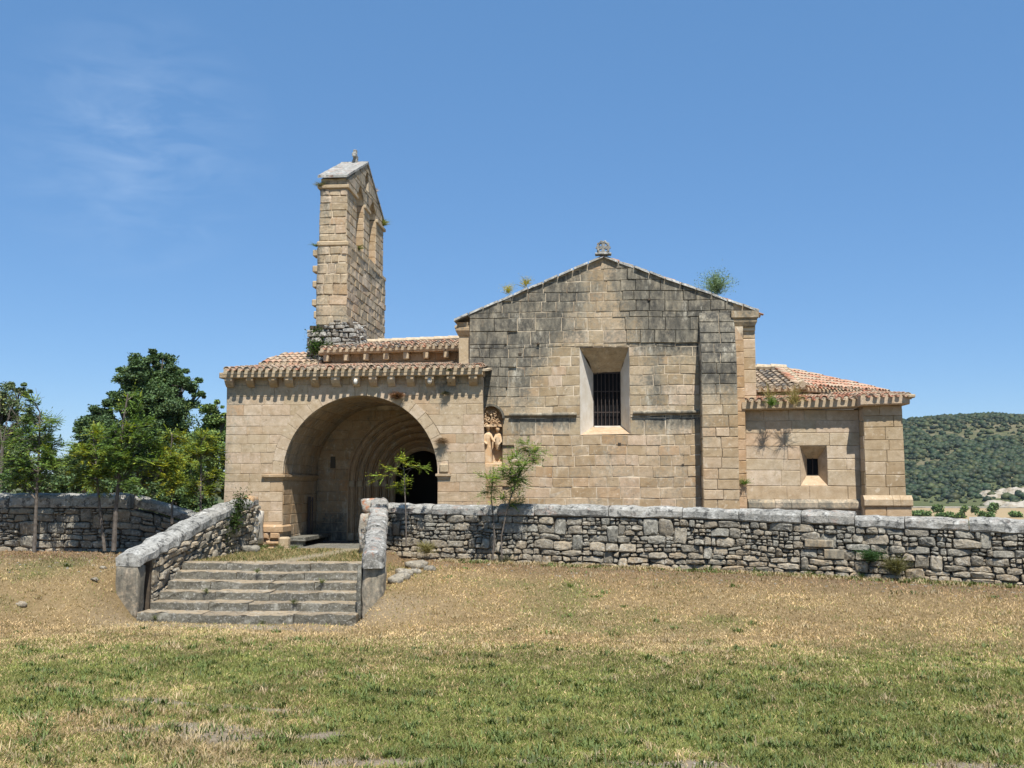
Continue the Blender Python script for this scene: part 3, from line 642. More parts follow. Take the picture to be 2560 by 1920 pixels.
# buttress, corner strips
def stain_b(u, v): return min(1, .12 + .85 * sst(3.3, 4.4, v) + .2 * math.exp(-((v - 3.2) / .4) ** 2))
bt = P('buttress', prism_y([(2.55, 0), (3.35, 0), (3.35, 5.80), (2.55, 5.84)], GY - .03, GY + .1), M['mortar'])
def bt_pos(u, v, d): return (u, GY - .055 - d - .37 * min(1, max(0, (5.84 - v) / 1.14)), v)
geos = [(lambda V: (V, [(0, 1, 2, 3, 4), (9, 8, 7, 6, 5)] + [(j, j + 5, (j + 1) % 5 + 5, (j + 1) % 5) for j in range(5)], (.5, 0, 0)))([(x, y, z) for x in (2.545, 3.355) for y, z in ((GY, .0), (GY - .41, 0), (GY - .41, 4.7), (GY - .045, 5.84), (GY, 5.84))])]
P('buttress_core', join(geos), M['mortar'], bt)
ashlar(bt, bt_pos, .6, 5.86, lambda z: [(2.53, 3.37)], (.22, .29), (.3, .5), (), stain_b, lambda u, v: .15 * (v < 3.4), gap=.012, d=.008, rough=.01, bev=.01, tone=(0, .8), jit=.008)
ashlar(bt, lambda u, v, d: (2.54 - d, u, v), .6, 4.7, lambda z: [(GY - .43, GY - .0)], (.22, .29), (.5, .6), (), stain_b, None, tone=(0, .7))
cs = P('corner_strip', join([box(3.375, 3.57, GY - .13, GY + .1, 0, 5.50), box(3.58, 3.87, GY + .05, GY + .4, 3.55, 5.6)]), M['mortar'])
ashlar(cs, front(GY - .13), .6, 5.5, lambda z: [(3.37, 3.58 if z < 5.2 else max(3.40, 3.58 - (z - 5.2) * .6))], (.25, .34), (.5, .6), (), lambda u, v: .35 * sst(4.6, 5.4, v), lambda u, v: .5, tone=(.3, 1))
ashlar(cs, front(GY + .05), 3.6, 5.55, lambda z: [(3.585, 3.88)], (.22, .3), (.3, .6), (), lambda u, v: .25 * sst(5, 5.5, v), lambda u, v: .2, tone=(.3, 1))
mould('corner_cornice', gable, 3.40, 3.85, GY - .06, 26, 5.50, [(0, 0), (.02, .03), (.06, .12), (.06, .18), (.10, .22), (.10, .38)], M['ash'], (.3, .55, .1))
mould('corner_cornice', church, 3.6, 3.98, 27.0, 30, 5.45, [(0, 0), (.02, .03), (.08, .14), (.10, .2), (.10, .3)], M['ash'], (.3, .2, .3))
P('corner_pier', box(-3.32, -3.05, GY + .12, GY + .5, 4.5, 5.4), M['ash'], church)
mould('corner_cornice', church, -3.33, -3.06, GY + .1, GY + .6, 5.38, [(0, 0), (.02, .03), (.07, .13), (.07, .2), (.03, .22), (.04, .34)], M['ash'], (.3, .45, .3))
# coping slabs on the slopes
def slope_slabs(a, b, n_, y0, y1, th, mat, name, parent, tone):
    for i in range(n_):
        t0, t1 = i / n_, (i + 1) / n_; e0, e1 = R(-.012, .012), R(-.012, .012); y_ = y0 + R(-.03, .03)
        p = [(a[0] + (b[0] - a[0]) * t, a[1] + (b[1] - a[1]) * t) for t in (t0 + .004, t1 - .004)]
        V = []
        for yy_ in (y_, y1): V += [(p[0][0], yy_, p[0][1] + e0), (p[1][0], yy_, p[1][1] + e1), (p[1][0], yy_ + (.03 if yy_ == y_ else 0), p[1][1] + e1 + th), (p[0][0], yy_ + (.03 if yy_ == y_ else 0), p[0][1] + e0 + th)]
        P(name, (V, [(0, 1, 2, 3), (7, 6, 5, 4), (0, 4, 5, 1), (1, 5, 6, 2), (2, 6, 7, 3), (3, 7, 4, 0)], (R(0, 1), tone, 0)), mat, parent)
slope_slabs((-3.44, 5.72), (AX, 7.26), 10, GY - .09, 25.6, .06, M['cap'], 'coping_slab', gable, .0)
slope_slabs((AX, 7.26), (3.97, 5.86), 10, GY - .09, 25.2, .06, M['cap'], 'coping_slab', gable, .0)
# cross in a disc on the apex
V, F = [], []; ns = 24
geos = []
def annulus(cx, cz, r0, r1, y0, y1, n_=24):
    V = []; F = []
    for i in range(n_):
        t = 2 * math.pi * i / n_
        for r_, y_ in ((r0, y0), (r1, y0), (r1, y1), (r0, y1)): V.append((cx + r_ * math.cos(t), y_, cz + r_ * math.sin(t)))
    for i in range(n_):
        for j in range(4): F.append((i * 4 + j, i * 4 + (j + 1) % 4, (i + 1) % n_ * 4 + (j + 1) % 4, (i + 1) % n_ * 4 + j))
    return V, F, (.4, 0, 0)
def flare(cx, cz, ang, r, w0, w1, y0, y1):
    c_, s_ = math.cos(ang), math.sin(ang); pts = [(0.0, -w0), (r, -w1), (r, w1), (0.0, w0)]
    return prism_y([(cx + a * c_ - b * s_, cz + a * s_ + b * c_) for a, b in pts], y0, y1)
geos = [annulus(AX, 7.51, .12, .16, 24.72, 24.84)] + [flare(AX, 7.51, k_ * math.pi / 2, .14, .022, .06, 24.73 + k_ * .002, 24.83 - k_ * .002) for k_ in range(4)]
for k_ in range(10): a_ = 2 * math.pi * k_ / 10; geos.append(box(AX + .165 * math.cos(a_) - .018, AX + .165 * math.cos(a_) + .018, 24.74, 24.82, 7.51 + .165 * math.sin(a_) - .018, 7.51 + .165 * math.sin(a_) + .018))
fin = P('finial_cross', join(geos), M['cap'], church)
P('finial_base', box(AX - .2, AX + .2, 24.68, 24.9, 7.325, 7.37, .01), M['cap'], fin)
# nave body and roof
P('nave_walls', join([box(GL + .02, GL + .4, 25.36, 33, 0, 5.6), box(GR - .4, GR - .02, 25.36, 33, 0, 5.6), box(GL, GR, 32.7, 33, 0, 5.6)]), M['mortar'])
for a, b in (((-3.5, 5.66), (AX, 7.22)), ((AX, 7.22), (4.02, 5.80))):
    P('roof_slab', prism_y([a, b, (b[0], b[1] + .06), (a[0], a[1] + .06)], 25.41, 33), M['tmortar'])
P('rear_gable', prism_y([(GL, 5.6), (GR, 5.6), (AX, 7.2)], 32.7, 32.95), M['mortar'])
# ---- carved relief in its niche
nb = P('relief_niche', box(NX0 - .02, NX1 + .02, GY + .20, GY + .30, NZ0 - .05, 3.7), M['relief'])
V, F = [], []; n_ = 12; cxn = (NX0 + NX1) / 2
arch = [(NX1, NZ0)] + [(cxn + .285 * math.cos(math.pi * i / n_), NS + .3 * math.sin(math.pi * i / n_)) for i in range(n_ + 1)] + [(NX0, NZ0)]
for (x, z) in arch: V += [(x, GY - .055, z), (x, GY + .3, z)]
F = [(2 * i, 2 * i + 2, 2 * i + 3, 2 * i + 1) for i in range(len(arch) - 1)]
P('niche_reveal', (V, F, (.4, .3, 0)), M['ash'], nb)
geos = []
for i in range(n_): 
    a0, a1 = math.pi * i / n_, math.pi * (i + 1) / n_
    V = [(cxn + (.285 + q) * math.cos(a), y_, NS + (.3 + q) * math.sin(a)) for y_ in (GY - .09, GY) for a in (a0, a1) for q in (0, .05)]
    geos.append((V, [(0, 1, 3, 2), (0, 4, 5, 1), (1, 5, 7, 3), (3, 7, 6, 2), (2, 6, 4, 0)], (.2, .95, 0)))
P('niche_hood', join(geos), M['ash'], nb)
def ball(c, r, sc=(1, 1, 1), sub=2):
    bm = bmesh.new(); bmesh.ops.create_icosphere(bm, subdivisions=sub, radius=r)
    g_ = ([(c[0] + v.co.x * sc[0], c[1] + v.co.y * sc[1], c[2] + v.co.z * sc[2]) for v in bm.verts], [tuple(v.index for v in f.verts) for f in bm.faces], (.5, 0, 0)); bm.free(); return g_
def remeshed(name, geo, mat, parent, vox=.012, tone=(.5, 0, 0), smooth=True):
    me0 = bpy.data.meshes.new('tmp'); me0.from_pydata([tuple(v) for v in geo[0]], [], geo[1]); ob = bpy.data.objects.new('tmp', me0); COL.objects.link(ob)
    md_ = ob.modifiers.new('r', 'REMESH'); md_.mode = 'VOXEL'; md_.voxel_size = vox; s_ = ob.modifiers.new('s', 'SMOOTH'); s_.iterations = 2; s_.factor = .5
    dg = bpy.context.evaluated_depsgraph_get(); me = bpy.data.meshes.new_from_object(ob.evaluated_get(dg)); me.name = name
    bpy.data.objects.remove(ob); me.materials.clear(); me.materials.append(mat)
    for a in list(me.color_attributes): me.color_attributes.remove(a)
    setcol(me, tone); me.polygons.foreach_set('use_smooth', [smooth] * len(me.polygons)); return put(name, me, parent)
ry = GY + .09
def lathe_fig(x, z0, z1, prof, lean=0):
    pts = [(x + lean * (z - z0), ry + .02, z) for z, _ in prof]; return tube(pts, [r for _, r in prof], 10)
f1 = join([lathe_fig(-2.60, 2.25, 0, [(2.24, .125), (2.4, .115), (2.6, .105), (2.75, .10), (2.85, .105), (2.95, .095), (3.0, .04)], .02), ball((-2.585, ry - .02, 3.10), .062, (.9, 1, 1.15)), ball((-2.585, ry - .05, 3.135), .062, (1.05, .8, .8)), tube([(-2.585, ry, 2.97), (-2.585, ry, 3.06)], .035, 8),
           tube([(-2.68, ry - .03, 2.93), (-2.70, ry - .09, 2.78), (-2.60, ry - .13, 2.70)], [.04, .035, .028], 8), tube([(-2.52, ry - .04, 2.92), (-2.47, ry - .1, 2.82), (-2.42, ry - .14, 2.75)], [.038, .032, .022], 8)] +
          [tube([(-2.66 + i * .045, ry - .06, 2.26), (-2.64 + i * .035, ry - .07, 2.65)], [.02, .012], 5) for i in range(4)])
f2 = join([lathe_fig(-2.34, 2.62, 0, [(2.56, .06), (2.7, .09), (2.78, .095), (2.88, .095), (2.94, .08), (2.98, .035)], -.03), ball((-2.35, ry - .03, 3.07), .060, (.9, 1, 1.15)), ball((-2.345, ry, 3.10), .068, (1, .9, .95)), tube([(-2.35, ry, 2.94), (-2.35, ry, 3.04)], .033, 8),
           tube([(-2.40, ry - .05, 2.90), (-2.44, ry - .1, 2.80), (-2.41, ry - .14, 2.75)], [.036, .03, .02], 8), tube([(-2.28, ry - .03, 2.88), (-2.26, ry - .09, 2.76), (-2.33, ry - .12, 2.68)], [.034, .03, .022], 8)])
remeshed('carved_figure', f1, M['relief'], nb); remeshed('carved_figure', f2, M['relief'], nb)
fol = [box(NX0 + .02, NX1 - .02, GY + .01, GY + .3, 3.13, 3.19), tube([(-2.5, ry + .03, 3.1), (-2.5, ry - .04, 3.3), (-2.5, ry - .04, 3.46), (-2.56, ry - .05, 3.52)], [.035, .02, .018, .012], 6), tube([(-2.5, ry - .04, 3.40), (-2.45, ry - .05, 3.50)], [.016, .01], 5)]
for i in range(64):
    x, z = R(NX0 + .04, NX1 - .04), R(3.18, 3.50)
    if z > ntop(x) - .06: continue
    r_ = R(.022, .045); a0 = R(0, 6); yb = ry - R(.0, .11)
    fol.append(tube([(x + r_ * math.cos(a0 + q * .8), yb - .004 * q, z + r_ * math.sin(a0 + q * .8)) for q in range(6)], .0085, 4))
for i in range(26): x = R(NX0 + .05, NX1 - .05); fol.append(ball((x, ry - R(0, .11), R(3.2, 3.44)), R(.016, .026), sub=1))
P('carved_foliage', join(fol), M['relief'], nb)
P('relief_base', join([box(NX0 + .01, NX1 - .01, GY - .03, GY + .3, NZ0 - .03, 2.24, .015)] + [ball((-2.42 + i * .05, ry - .08, 2.25), R(.03, .05), sub=1) for i in range(4)]), M['relief'], nb)

# ---- annex (chancel)
AY = 24.9
def ax_iv(x): return [(0, 1.70), (2.64, 3.5)] if 4.87 < x < 5.5 else [(0, 3.5)]
annex = P('annex_wall', stripwall(cuts(3.6, 7.13, .5, (4.87, 5.5)), ax_iv, front(AY), -.5, 0), M['mortar'])
def ax_stain(u, v): return min(1, .35 * math.exp(-((u - 4.1) / .22) ** 2) * sst(2.3, 1.7, v) + .12 * sst(2.8, 3.4, v) + .1)
ashlar(annex, front(AY, .022), 1.37, 3.5, lambda z: [(3.6, 4.87), (5.5, 6.27)] if 1.70 < z < 2.64 else [(3.6, 6.27)], (.25, .34), (.35, .85), (1.70, 2.64), ax_stain, lambda u, v: .25 * sst(1.9, 1.4, v), gap=.007, d=.012, rough=.005, bev=.008, tone=(.5, 1))
ashlar(annex, front(AY - .06), .6, 1.16, lambda z: [(3.62, 6.27)], (.25, .3), (.4, .8), (), lambda u, v: .4, None, tone=(.4, 1))
P('plinth_core', box(3.62, 6.3, AY - .06, AY + .1, 0, 1.17), M['mortar'], annex)
for a, b in ((3.62, 4.25), (4.25, 4.62), (4.62, 5.25), (5.25, 6.27)):
    V = []
    for x_ in (a + .004, b - .004): V += [(x_, AY + .02, 1.16), (x_, AY - .13, 1.16), (x_, AY - .14, 1.19), (x_, AY - .14, 1.30), (x_, AY - .03, 1.38), (x_, AY + .02, 1.38)]
    P('plinth_block', (V, [tuple(range(6)), tuple(range(11, 5, -1))] + [(j, j + 6, (j + 1) % 6 + 6, (j + 1) % 6) for j in range(6)], (R(.3, 1), .62, 0)), M['ash'], annex)
ab = P('annex_buttress', box(6.28, 7.15, 24.52, 25.4, 0, 3.55), M['mortar'])
ashlar(ab, front(24.5, .02), 1.46, 3.56, lambda z: [(6.27, 7.16 + (3.5 - z) * .012)], (.25, .33), (.3, .6), (), lambda u, v: .08, lambda u, v: .1, gap=.007, d=.012, rough=.005, bev=.008, tone=(.0, .7))
ashlar(ab, lambda u, v, d: (6.28 - d, u, v), .8, 3.5, lambda z: [(24.5, 24.89)], (.25, .33), (.5, .6), (), lambda u, v: .2, None)
ashlar(ab, lambda u, v, d: (7.15 + d, u, v), .8, 3.5, lambda z: [(24.5, 25.4)], (.25, .33), (.3, .6), (), None, None)
ashlar(ab, front(24.44), .6, 1.22, lambda z: [(6.22, 7.28)], (.28, .32), (.3, .6), (), lambda u, v: .1, lambda u, v: .3)
P('plinth_core', box(6.23, 7.27, 24.45, 25.5, 0, 1.22), M['mortar'], ab)
for a, b in ((6.20, 6.85), (6.85, 7.02), (7.02, 7.30)):
    V = []
    for x_ in (a + .003, b - .003): V += [(x_, 24.7, 1.22), (x_, 24.40, 1.22), (x_, 24.37, 1.25), (x_, 24.37, 1.38), (x_, 24.47, 1.48), (x_, 24.7, 1.48)]
    P('plinth_block', (V, [tuple(range(6)), tuple(range(11, 5, -1))] + [(j, j + 6, (j + 1) % 6 + 6, (j + 1) % 6) for j in range(6)], (R(.3, .8), .15, .2)), M['ash'], ab)
w2 = P('small_window', box(5.08, 5.40, 25.33, 25.35, 1.92, 2.4), M['pane'])
splay('w', w2, [(4.87, 1.70), (5.5, 1.70), (5.5, 2.64), (4.87, 2.64)], [(5.11, 1.96), (5.37, 1.96), (5.37, 2.35), (5.11, 2.35)], AY - .012, 25.3, 3, .002, mat=[M['ash']] * 4)
P('bar', box(5.235, 5.25, 25.28, 25.295, 1.95, 2.36), M['iron'], w2)
for a, b, yv, zz_ in ((3.5, 4.5, 24.62, 3.49), (4.5, 5.3, 24.62, 3.505), (5.3, 6.18, 24.62, 3.52), (6.16, 6.7, 24.27, 3.55), (6.7, 7.28, 24.27, 3.565)):
    V = []
    for x_, dz in ((a + .003, 0), (b - .003, .015)): V += [(x_, 25.0, zz_ + dz), (x_, yv + .03, zz_ + dz), (x_, yv, zz_ + dz + .03), (x_, yv - .01, zz_ + dz + .19), (x_, 25, zz_ + dz + .19)]
    P('cornice_block', (V, [tuple(range(5)), tuple(range(9, 4, -1))] + [(j, j + 5, (j + 1) % 5 + 5, (j + 1) % 5) for j in range(5)], (R(.4, 1), .1, .1)), M['ash'], annex)
P('annex_body', join([box(6.9, 7.13, 25.4, 30, 0, 3.5), box(3.9, 7.1, 29.7, 30, 0, 3.5)]), M['mortar'])
# apse drum
def quad_solid(p, q, z0, z1, th):
    d_ = Vector((q[0] - p[0], q[1] - p[1], 0)).normalized(); nn = Vector((-d_.y, d_.x, 0)) * th
    V = [(a[0] + s * nn.x, a[1] + s * nn.y, z) for z in (z0, z1) for a, s in ((p, 0), (q, 0), (q, 1), (p, 1))]
    return V, [(0, 1, 5, 4), (1, 2, 6, 5), (2, 3, 7, 6), (3, 0, 4, 7), (4, 5, 6, 7), (3, 2, 1, 0)], (.5, 0, 0)
apse = P('apse_wall', join([quad_solid((3.95, 27.35), (5.38, 27.35), 3.4, 4.2, .3), quad_solid((5.38, 27.35), (8.35, 30.15), 3.4, 4.2, .3)]), M['ash'])
def line_pos(p, q):
    d_ = Vector((q[0] - p[0], q[1] - p[1], 0)).normalized(); nn = Vector((d_.y, -d_.x, 0))
    return lambda u, v, d: (p[0] + d_.x * u + nn.x * d, p[1] + d_.y * u + nn.y * d, v)
for p, q, ln in (((3.95, 27.35), (5.38, 27.35), 1.43), ((5.38, 27.35), (8.35, 30.15), 4.08)):
    ps = line_pos(p, q); n_ = round(ln / .5)
    for i in range(n_):
        u_ = (i + .5) * ln / n_; geo = block([(u_ - .08, 3.98), (u_ + .08, 3.98), (u_ + .08, 4.14), (u_ - .08, 4.14)], ps, .18, .03, .003, 0, (R(0, 1), .1, .3)); P('corbel', geo, M['ash'], apse)
    for i in range(max(1, round(ln / .9))):
        m_ = max(1, round(ln / .9)); a, b = i * ln / m_ + .004, (i + 1) * ln / m_ - .004
        P('cornice_block', block([(a, 4.14), (b, 4.14), (b, 4.25), (a, 4.25)], ps, .26, .02, .004, 0, (R(0, 1), .15, .3)), M['ash'], apse)

# ---- tower (bell gable)
TX0, TX1 = -7.60, -6.84
def t_arch(y, c_, r_, z): return z + math.sqrt(max(0, r_ * r_ - (y - c_) ** 2))
O1, O2 = (28.62, 29.56), (30.32, 31.26); SILL, SPR = 8.62, 10.02
def ttop(y): return 10.20 + (11.42 - 10.20) * (1 - abs(y - 29.95) / 2.55)
def t_iv(y):
    t = ttop(y)
    for a, b in (O1, O2):
        if a < y < b: return [(8.4, SILL), (t_arch(y, (a + b) / 2, (b - a) / 2, SPR), t)]
    if 29.7 < y < 30.15: return [(8.4, 10.62), (t_arch(y, 29.925, .225, 10.95), t)]
    return [(8.4, t)]
xpos = lambda u, v, d: (TX1 + d, u, v)
tower = P('bell_gable', stripwall(cuts(27.5, 32.4, .12, (*O1, *O2, 29.7, 30.15, 29.95)), t_iv, xpos, TX0 - TX1 + .02, -.02), M['mortar'])
P('bell_gable_base', box(-7.63, -6.80, 27.46, 32.6, 5.0, 8.4), M['mortar'], tower)
def t_stain(u, v): return .32 + .35 * sst(-7.45, -7.62, u) + .3 * sst(9.6, 10, v) if u < 0 else .30 + .25 * sst(9.7, 10.2, v) + .35 * math.exp(-((v - 8.2) / .2) ** 2) * sst(28, 30, u)
ashlar(tower, front(27.46, .035), 6.1, 8.30, lambda z: [(-7.65, -6.78)], (.17, .28), (.16, .42), (), t_stain, lambda u, v: .0, gap=.02, d=.012, rough=.022, bev=.016, tone=(.35, 1), weight=1.6, jit=.014)
ashlar(tower, front(27.5, .03), 8.46, 9.98, lambda z: [(-7.61, -6.83)], (.2, .26), (.25, .4), (), t_stain, lambda u, v: .0, gap=.016, d=.012, rough=.016, bev=.014, tone=(.45, 1), weight=1.6, jit=.012)
ashlar(tower, front(27.5), 10.08, 10.19, lambda z: [(-7.58, -6.86)], (.2, .26), (.2, .3), (), lambda u, v: .4, None, weight=1.6)
def tb_reg(z):
    e0, e1 = 27.48, 32.4
    if z > 10.2: q = (z - 10.2) / 1.22 * 2.5; e0, e1 = 27.45 + q, 32.45 - q
    cut_ = []
    for a, b in (O1, O2):
        if SILL < z < SPR: cut_.append((a, b))
        elif SPR <= z < SPR + .47: h = arc_half((b - a) / 2, z - SPR); cut_.append(((a + b) / 2 - h, (a + b) / 2 + h))
    if 10.62 < z < 11.17: h = .225 if z < 10.95 else arc_half(.225, z - 10.95); cut_.append((29.925 - h, 29.925 + h))
    res, s = [], e0
    for a, b in sorted(cut_): res.append((s, a)); s = b
    return res + [(s, e1)]
ashlar(tower, lambda u, v, d: (-6.80 + d, u, v), 5.9, 8.35, lambda z: [(27.44, 32.6)], (.2, .27), (.3, .6), (), t_stain, lambda u, v: .0, gap=.022, rough=.022, tone=(.35, 1), weight=.45, jit=.016)
ashlar(tower, xpos, 8.42, 11.35, tb_reg, (.2, .27), (.25, .5), (SILL, SPR, 10.2, SPR + .47, 10.62, 10.95, 11.17), t_stain, None, gap=.012, rough=.01, tone=(.2, 1), weight=.45)
for a, b in (O1, O2): ashlar(tower, lambda u, v, d, b=b: (u, b - .0 - d, v), SILL, SPR, lambda z: [(-7.6, -6.84)], (.2, .26), (.25, .5), (), lambda u, v: .15, lambda u, v: .3, weight=.6)
# ledge and cornice
for i in range(6):
    a, b = 27.42 + i * .87, 27.42 + (i + 1) * .87 - .01
    P('ledge_block', box(-7.66, -6.76, a, min(b, 32.65), 8.32, 8.46, .03), M['ash'], tower)
for a, b in ((27.43, O1[0]), (O1[1], O2[0]), (O2[1], 32.55)):
    P('cornice_block', box(-7.67, -6.77, a, b, 9.96, 10.07, .02), M['ash'], tower)
for i in range(3):                                     # stone slabs of the little roof
    for s in (-1, 1):
        t0, t1 = i / 3, (i + 1) / 3; ya, yb = 29.95 + s * 2.6 * (1 - t0), 29.95 + s * 2.6 * (1 - t1); za, zb = 10.18 + 1.25 * t0, 10.18 + 1.25 * t1
        V = [(x, y_, z_ + h) for x in (-7.64, -6.80) for (y_, z_) in ((ya, za), (yb - s * .02, zb)) for h in (.02 + .02 * (2 - i), .09 + .02 * (2 - i))]
        P('roof_slab', (V, [(0, 1, 3, 2), (4, 6, 7, 5), (0, 4, 5, 1), (2, 3, 7, 6), (0, 2, 6, 4), (1, 5, 7, 3)], (.2, .5, 0)), M['cap'], tower)
crs = P('stone_cross', join([box(-7.28, -7.12, 29.84, 30.02, 11.44, 11.56, .015), box(-7.26, -7.15, 29.86, 29.99, 11.55, 11.88, .015), box(-7.258, -7.152, 29.70, 30.14, 11.62, 11.74, .02)]), M['cap'], tower)
for z in (8.14, 7.69, 7.26, 6.74): P('toothing_stone', box(-7.76 - R(0, .03), -7.6, 27.47, 27.8, z - .09, z + .09, .02), M['ash'], tower)
P('toothing_stone', box(-7.72, -7.6, 27.47, 27.8, 6.3, 6.5, .02), M['ash'], tower)

# ---- clay tile roofs
def tile_geo(Lt=.42, r0=.082, r1=.066, th=.013, seg=5):
    V, F = [], []
    for rr in (0, -th):
        for yv, r_ in ((0, r0), (Lt, r1)):
            for i in range(seg + 1): a = math.pi * i / seg; V.append(((r_ + rr) * math.cos(a), yv, (r_ + rr) * math.sin(a) * .85))
    m_ = seg + 1
    for i in range(seg): F += [(i, i + 1, m_ + i + 1, m_ + i), (2 * m_ + i, 3 * m_ + i, 3 * m_ + i + 1, 2 * m_ + i + 1), (i, 2 * m_ + i, 2 * m_ + i + 1, i + 1), (m_ + i, m_ + i + 1, 3 * m_ + i + 1, 3 * m_ + i)]
    F += [(0, m_, 3 * m_, 2 * m_), (seg, 2 * m_ + seg, 3 * m_ + seg, m_ + seg)]; return V, F
TV, TF = tile_geo(); TVn, TFn = np.array(TV), np.array(TF)
TILE_ME = []
for i in range(10): TILE_ME.append(mesh('roof_tile', TV, TF, M['tile'], ((i + .5) / 10, 0, 0)))
TILES = []
def roof(name, parent, o_, du, dv, nu, nv, clip=None, prio=0, tones=(0, 1), sp=.168, mort=True, ew=None, base=True):
    o_, du, dv = Vector(o_), Vector(du).normalized(), Vector(dv).normalized(); nn = du.cross(dv).normalized(); rowl = .36
    if base:
        V = []; 
        for h in (-.05, -.10):
            for a, b in ((0, .02), (nu * sp, .02), (nu * sp, nv * rowl), (0, nv * rowl)): V.append(tuple(o_ + du * a + dv * b + nn * h))
        if clip is None: par = P(name, (V, [(0, 1, 2, 3), (7, 6, 5, 4), (0, 4, 5, 1), (1, 5, 6, 2), (2, 6, 7, 3), (3, 7, 4, 0)], (.5, 0, 0)), M['tmortar'], parent)
        else:
            geos = []; st = 2
            for i in range(0, nu, st):
                for j in range(nv):
                    c_ = o_ + du * (i + st / 2) * sp + dv * (j + .5) * rowl
                    if clip(c_.x, c_.y, (i + st / 2) * sp, (j + .5) * rowl): 
                        V = [tuple(o_ + du * a * sp + dv * b * rowl + nn * h) for h in (-.05, -.10) for a, b in ((i, j), (i + st, j), (i + st, j + 1), (i, j + 1))]
                        geos.append((V, [(0, 1, 2, 3), (7, 6, 5, 4), (0, 4, 5, 1), (1, 5, 6, 2), (2, 6, 7, 3), (3, 7, 4, 0)], (.5, 0, 0)))
            par = P(name, join(geos), M['tmortar'], parent)
    else: par = parent
    mg = []
    for i in range(nu):
        u_ = (i + .5) * sp + R(-.008, .008); sag = R(-.008, .01)
        for j in range(nv):
            for kind in (0, 1):
                uu = u_ + (sp / 2 if kind else 0); vv = j * rowl + (0 if not kind else -.085) + R(-.012, .012) + (R(-.02, .02) if j == 0 else 0)
                c_ = o_ + du * uu + dv * vv + nn * ((.012 if not kind else -.0) + sag + R(-.004, .004) + .012 * 0)
                if clip and not clip(c_.x, c_.y, uu, vv): continue
                rot = Matrix.Rotation(R(-.03, .03), 4, 'Z') @ Matrix.Rotation(-.045 * (1 if not kind else -.2), 4, 'X')
                m_ = Matrix((du, dv, nn)).transposed().to_4x4(); m_.translation = c_
                if kind and j == 0: m_ = m_ @ Matrix.Translation((0, -.05, .02)) @ Matrix.Diagonal((.62, 1, .6, 1)) @ Matrix.Rotation(math.pi, 4, 'Y') @ rot
                elif kind: m_ = m_ @ Matrix.Translation((0, 0, .03)) @ Matrix.Rotation(math.pi, 4, 'Y') @ rot
                else: m_ = m_ @ Matrix.Translation((0, 0, .0)) @ rot
                tn = min(9, max(0, int(10 * (tones[0] + (tones[1] - tones[0]) * random.random()))))
                TILES.append((prio + j * 1.0 + (.3 if kind else 0) + R(0, .2), m_, tn, par))
        if mort:
            c_ = o_ + du * u_ + dv * .03; V = []
            if clip and not clip(c_.x, c_.y, u_, .03): continue
            for b in (-.02, .25):
                for a in range(7): t = math.pi * a / 6; V.append(tuple(c_ + du * (.068 * math.cos(t)) + dv * (b + R(-.006, .006)) + nn * (.058 * math.sin(t) - .005)))
                V += [tuple(c_ + du * x_ + dv * b + nn * -.06) for x_ in (-.072, .072)]
            n9 = 9; mg.append((V, [tuple(range(9)), tuple(range(17, 8, -1))] + [(q, q + 9, (q + 1) % 9 + 9, (q + 1) % 9) for q in range(9)], (.5, 0, 0)))
    if mg: P('eave_mortar', join(mg), M['tmortar'], par, kind='stuff')
    return par
roof('porch_roof', church, (PL - .02, 23.74, 4.455), (1, 0, .004), (0, 1, .135), 37, 10, lambda x, y, u, v: not (x > -3.02 and y > 24.72), 0, (.15, .85))
roof('aisle_roof', church, (-7.32, 26.68, 5.335), (1, 0, .022), (0, 1, .20), 26, 5, lambda x, y, u, v: not (x < -6.42 + (y - 27.3) * .0 and y > 27.25) and x < -3.0, .4, (.1, 1))
roof('side_roof', church, (-8.98, 26.9, 4.98), (1, 0, .0), (0, 1, .32), 10, 4, lambda x, y, u, v: x > -9.0 + (y - 26.85) * .25 , .6, (.15, .8))
P('aisle_wall', join([box(-7.3, -3.05, 27.02, 27.4, 3.9, 5.31), box(-9.0, -7.31, 27.0, 27.4, .2, 4.93), box(-9.0, -8.7, 27.4, 31, .2, 5.0)]), M['mortar'])
aw = bpy.data.objects['aisle_wall']
ashlar(aw, front(27.02), 4.6, 5.24, lambda z: [(-7.3, -3.08)], (.2, .24), (.3, .6), (), lambda u, v: .1, lambda u, v: .35)
for i in range(8):
    x = -7.15 + i * .54; z_ = 5.19 + (x + 7.3) * .022
    P('corbel', box(x - .075, x + .075, 26.74, 27.02, z_ - .19, z_, .02), M['ash'], aw)
for i in range(5): a = -7.36 + i * .86; P('cornice_block', block([(a + .004, 5.19 + i * .018), (a + .856, 5.207 + i * .018), (a + .856, 5.305 + i * .018), (a + .004, 5.288 + i * .018)], front(26.72), 0, .015, .003, -.4, (R(.2, .9), .15, .3)), M['ash'], aw)
P('cornice_block', box(-9.06, -7.31, 26.9, 27.2, 4.93, 5.02, .02), M['ash'], aw)
P('aisle_ridge', join([tube([(-6.5 + i * .4, 28.46, 5.76 + i * .012), (-6.06 + i * .4, 28.46, 5.77 + i * .012)], [.085, .07], 8) for i in range(9)]), M['tmortar'], church)
roof('annex_roof', church, (3.50, 24.66, 3.70), (1, 0, .020), (0, 1, .10), 16, 8, lambda x, y, u, v: not (x < 3.95 and y > 24.75), .2, (0, .75))
roof('annex_roof', church, (6.17, 24.33, 3.77), (1, 0, .020), (0, 1, .10), 7, 9, None, .2, (0, .75))
P('eave_end_block', box(7.22, 7.38, 24.16, 24.5, 3.72, 3.80, .02), M['ash'], church)
R0, R1 = Vector((4.0, 30, 5.08)), Vector((5.5, 30, 5.05)); A1 = Vector((5.40, 27.0, 4.29))
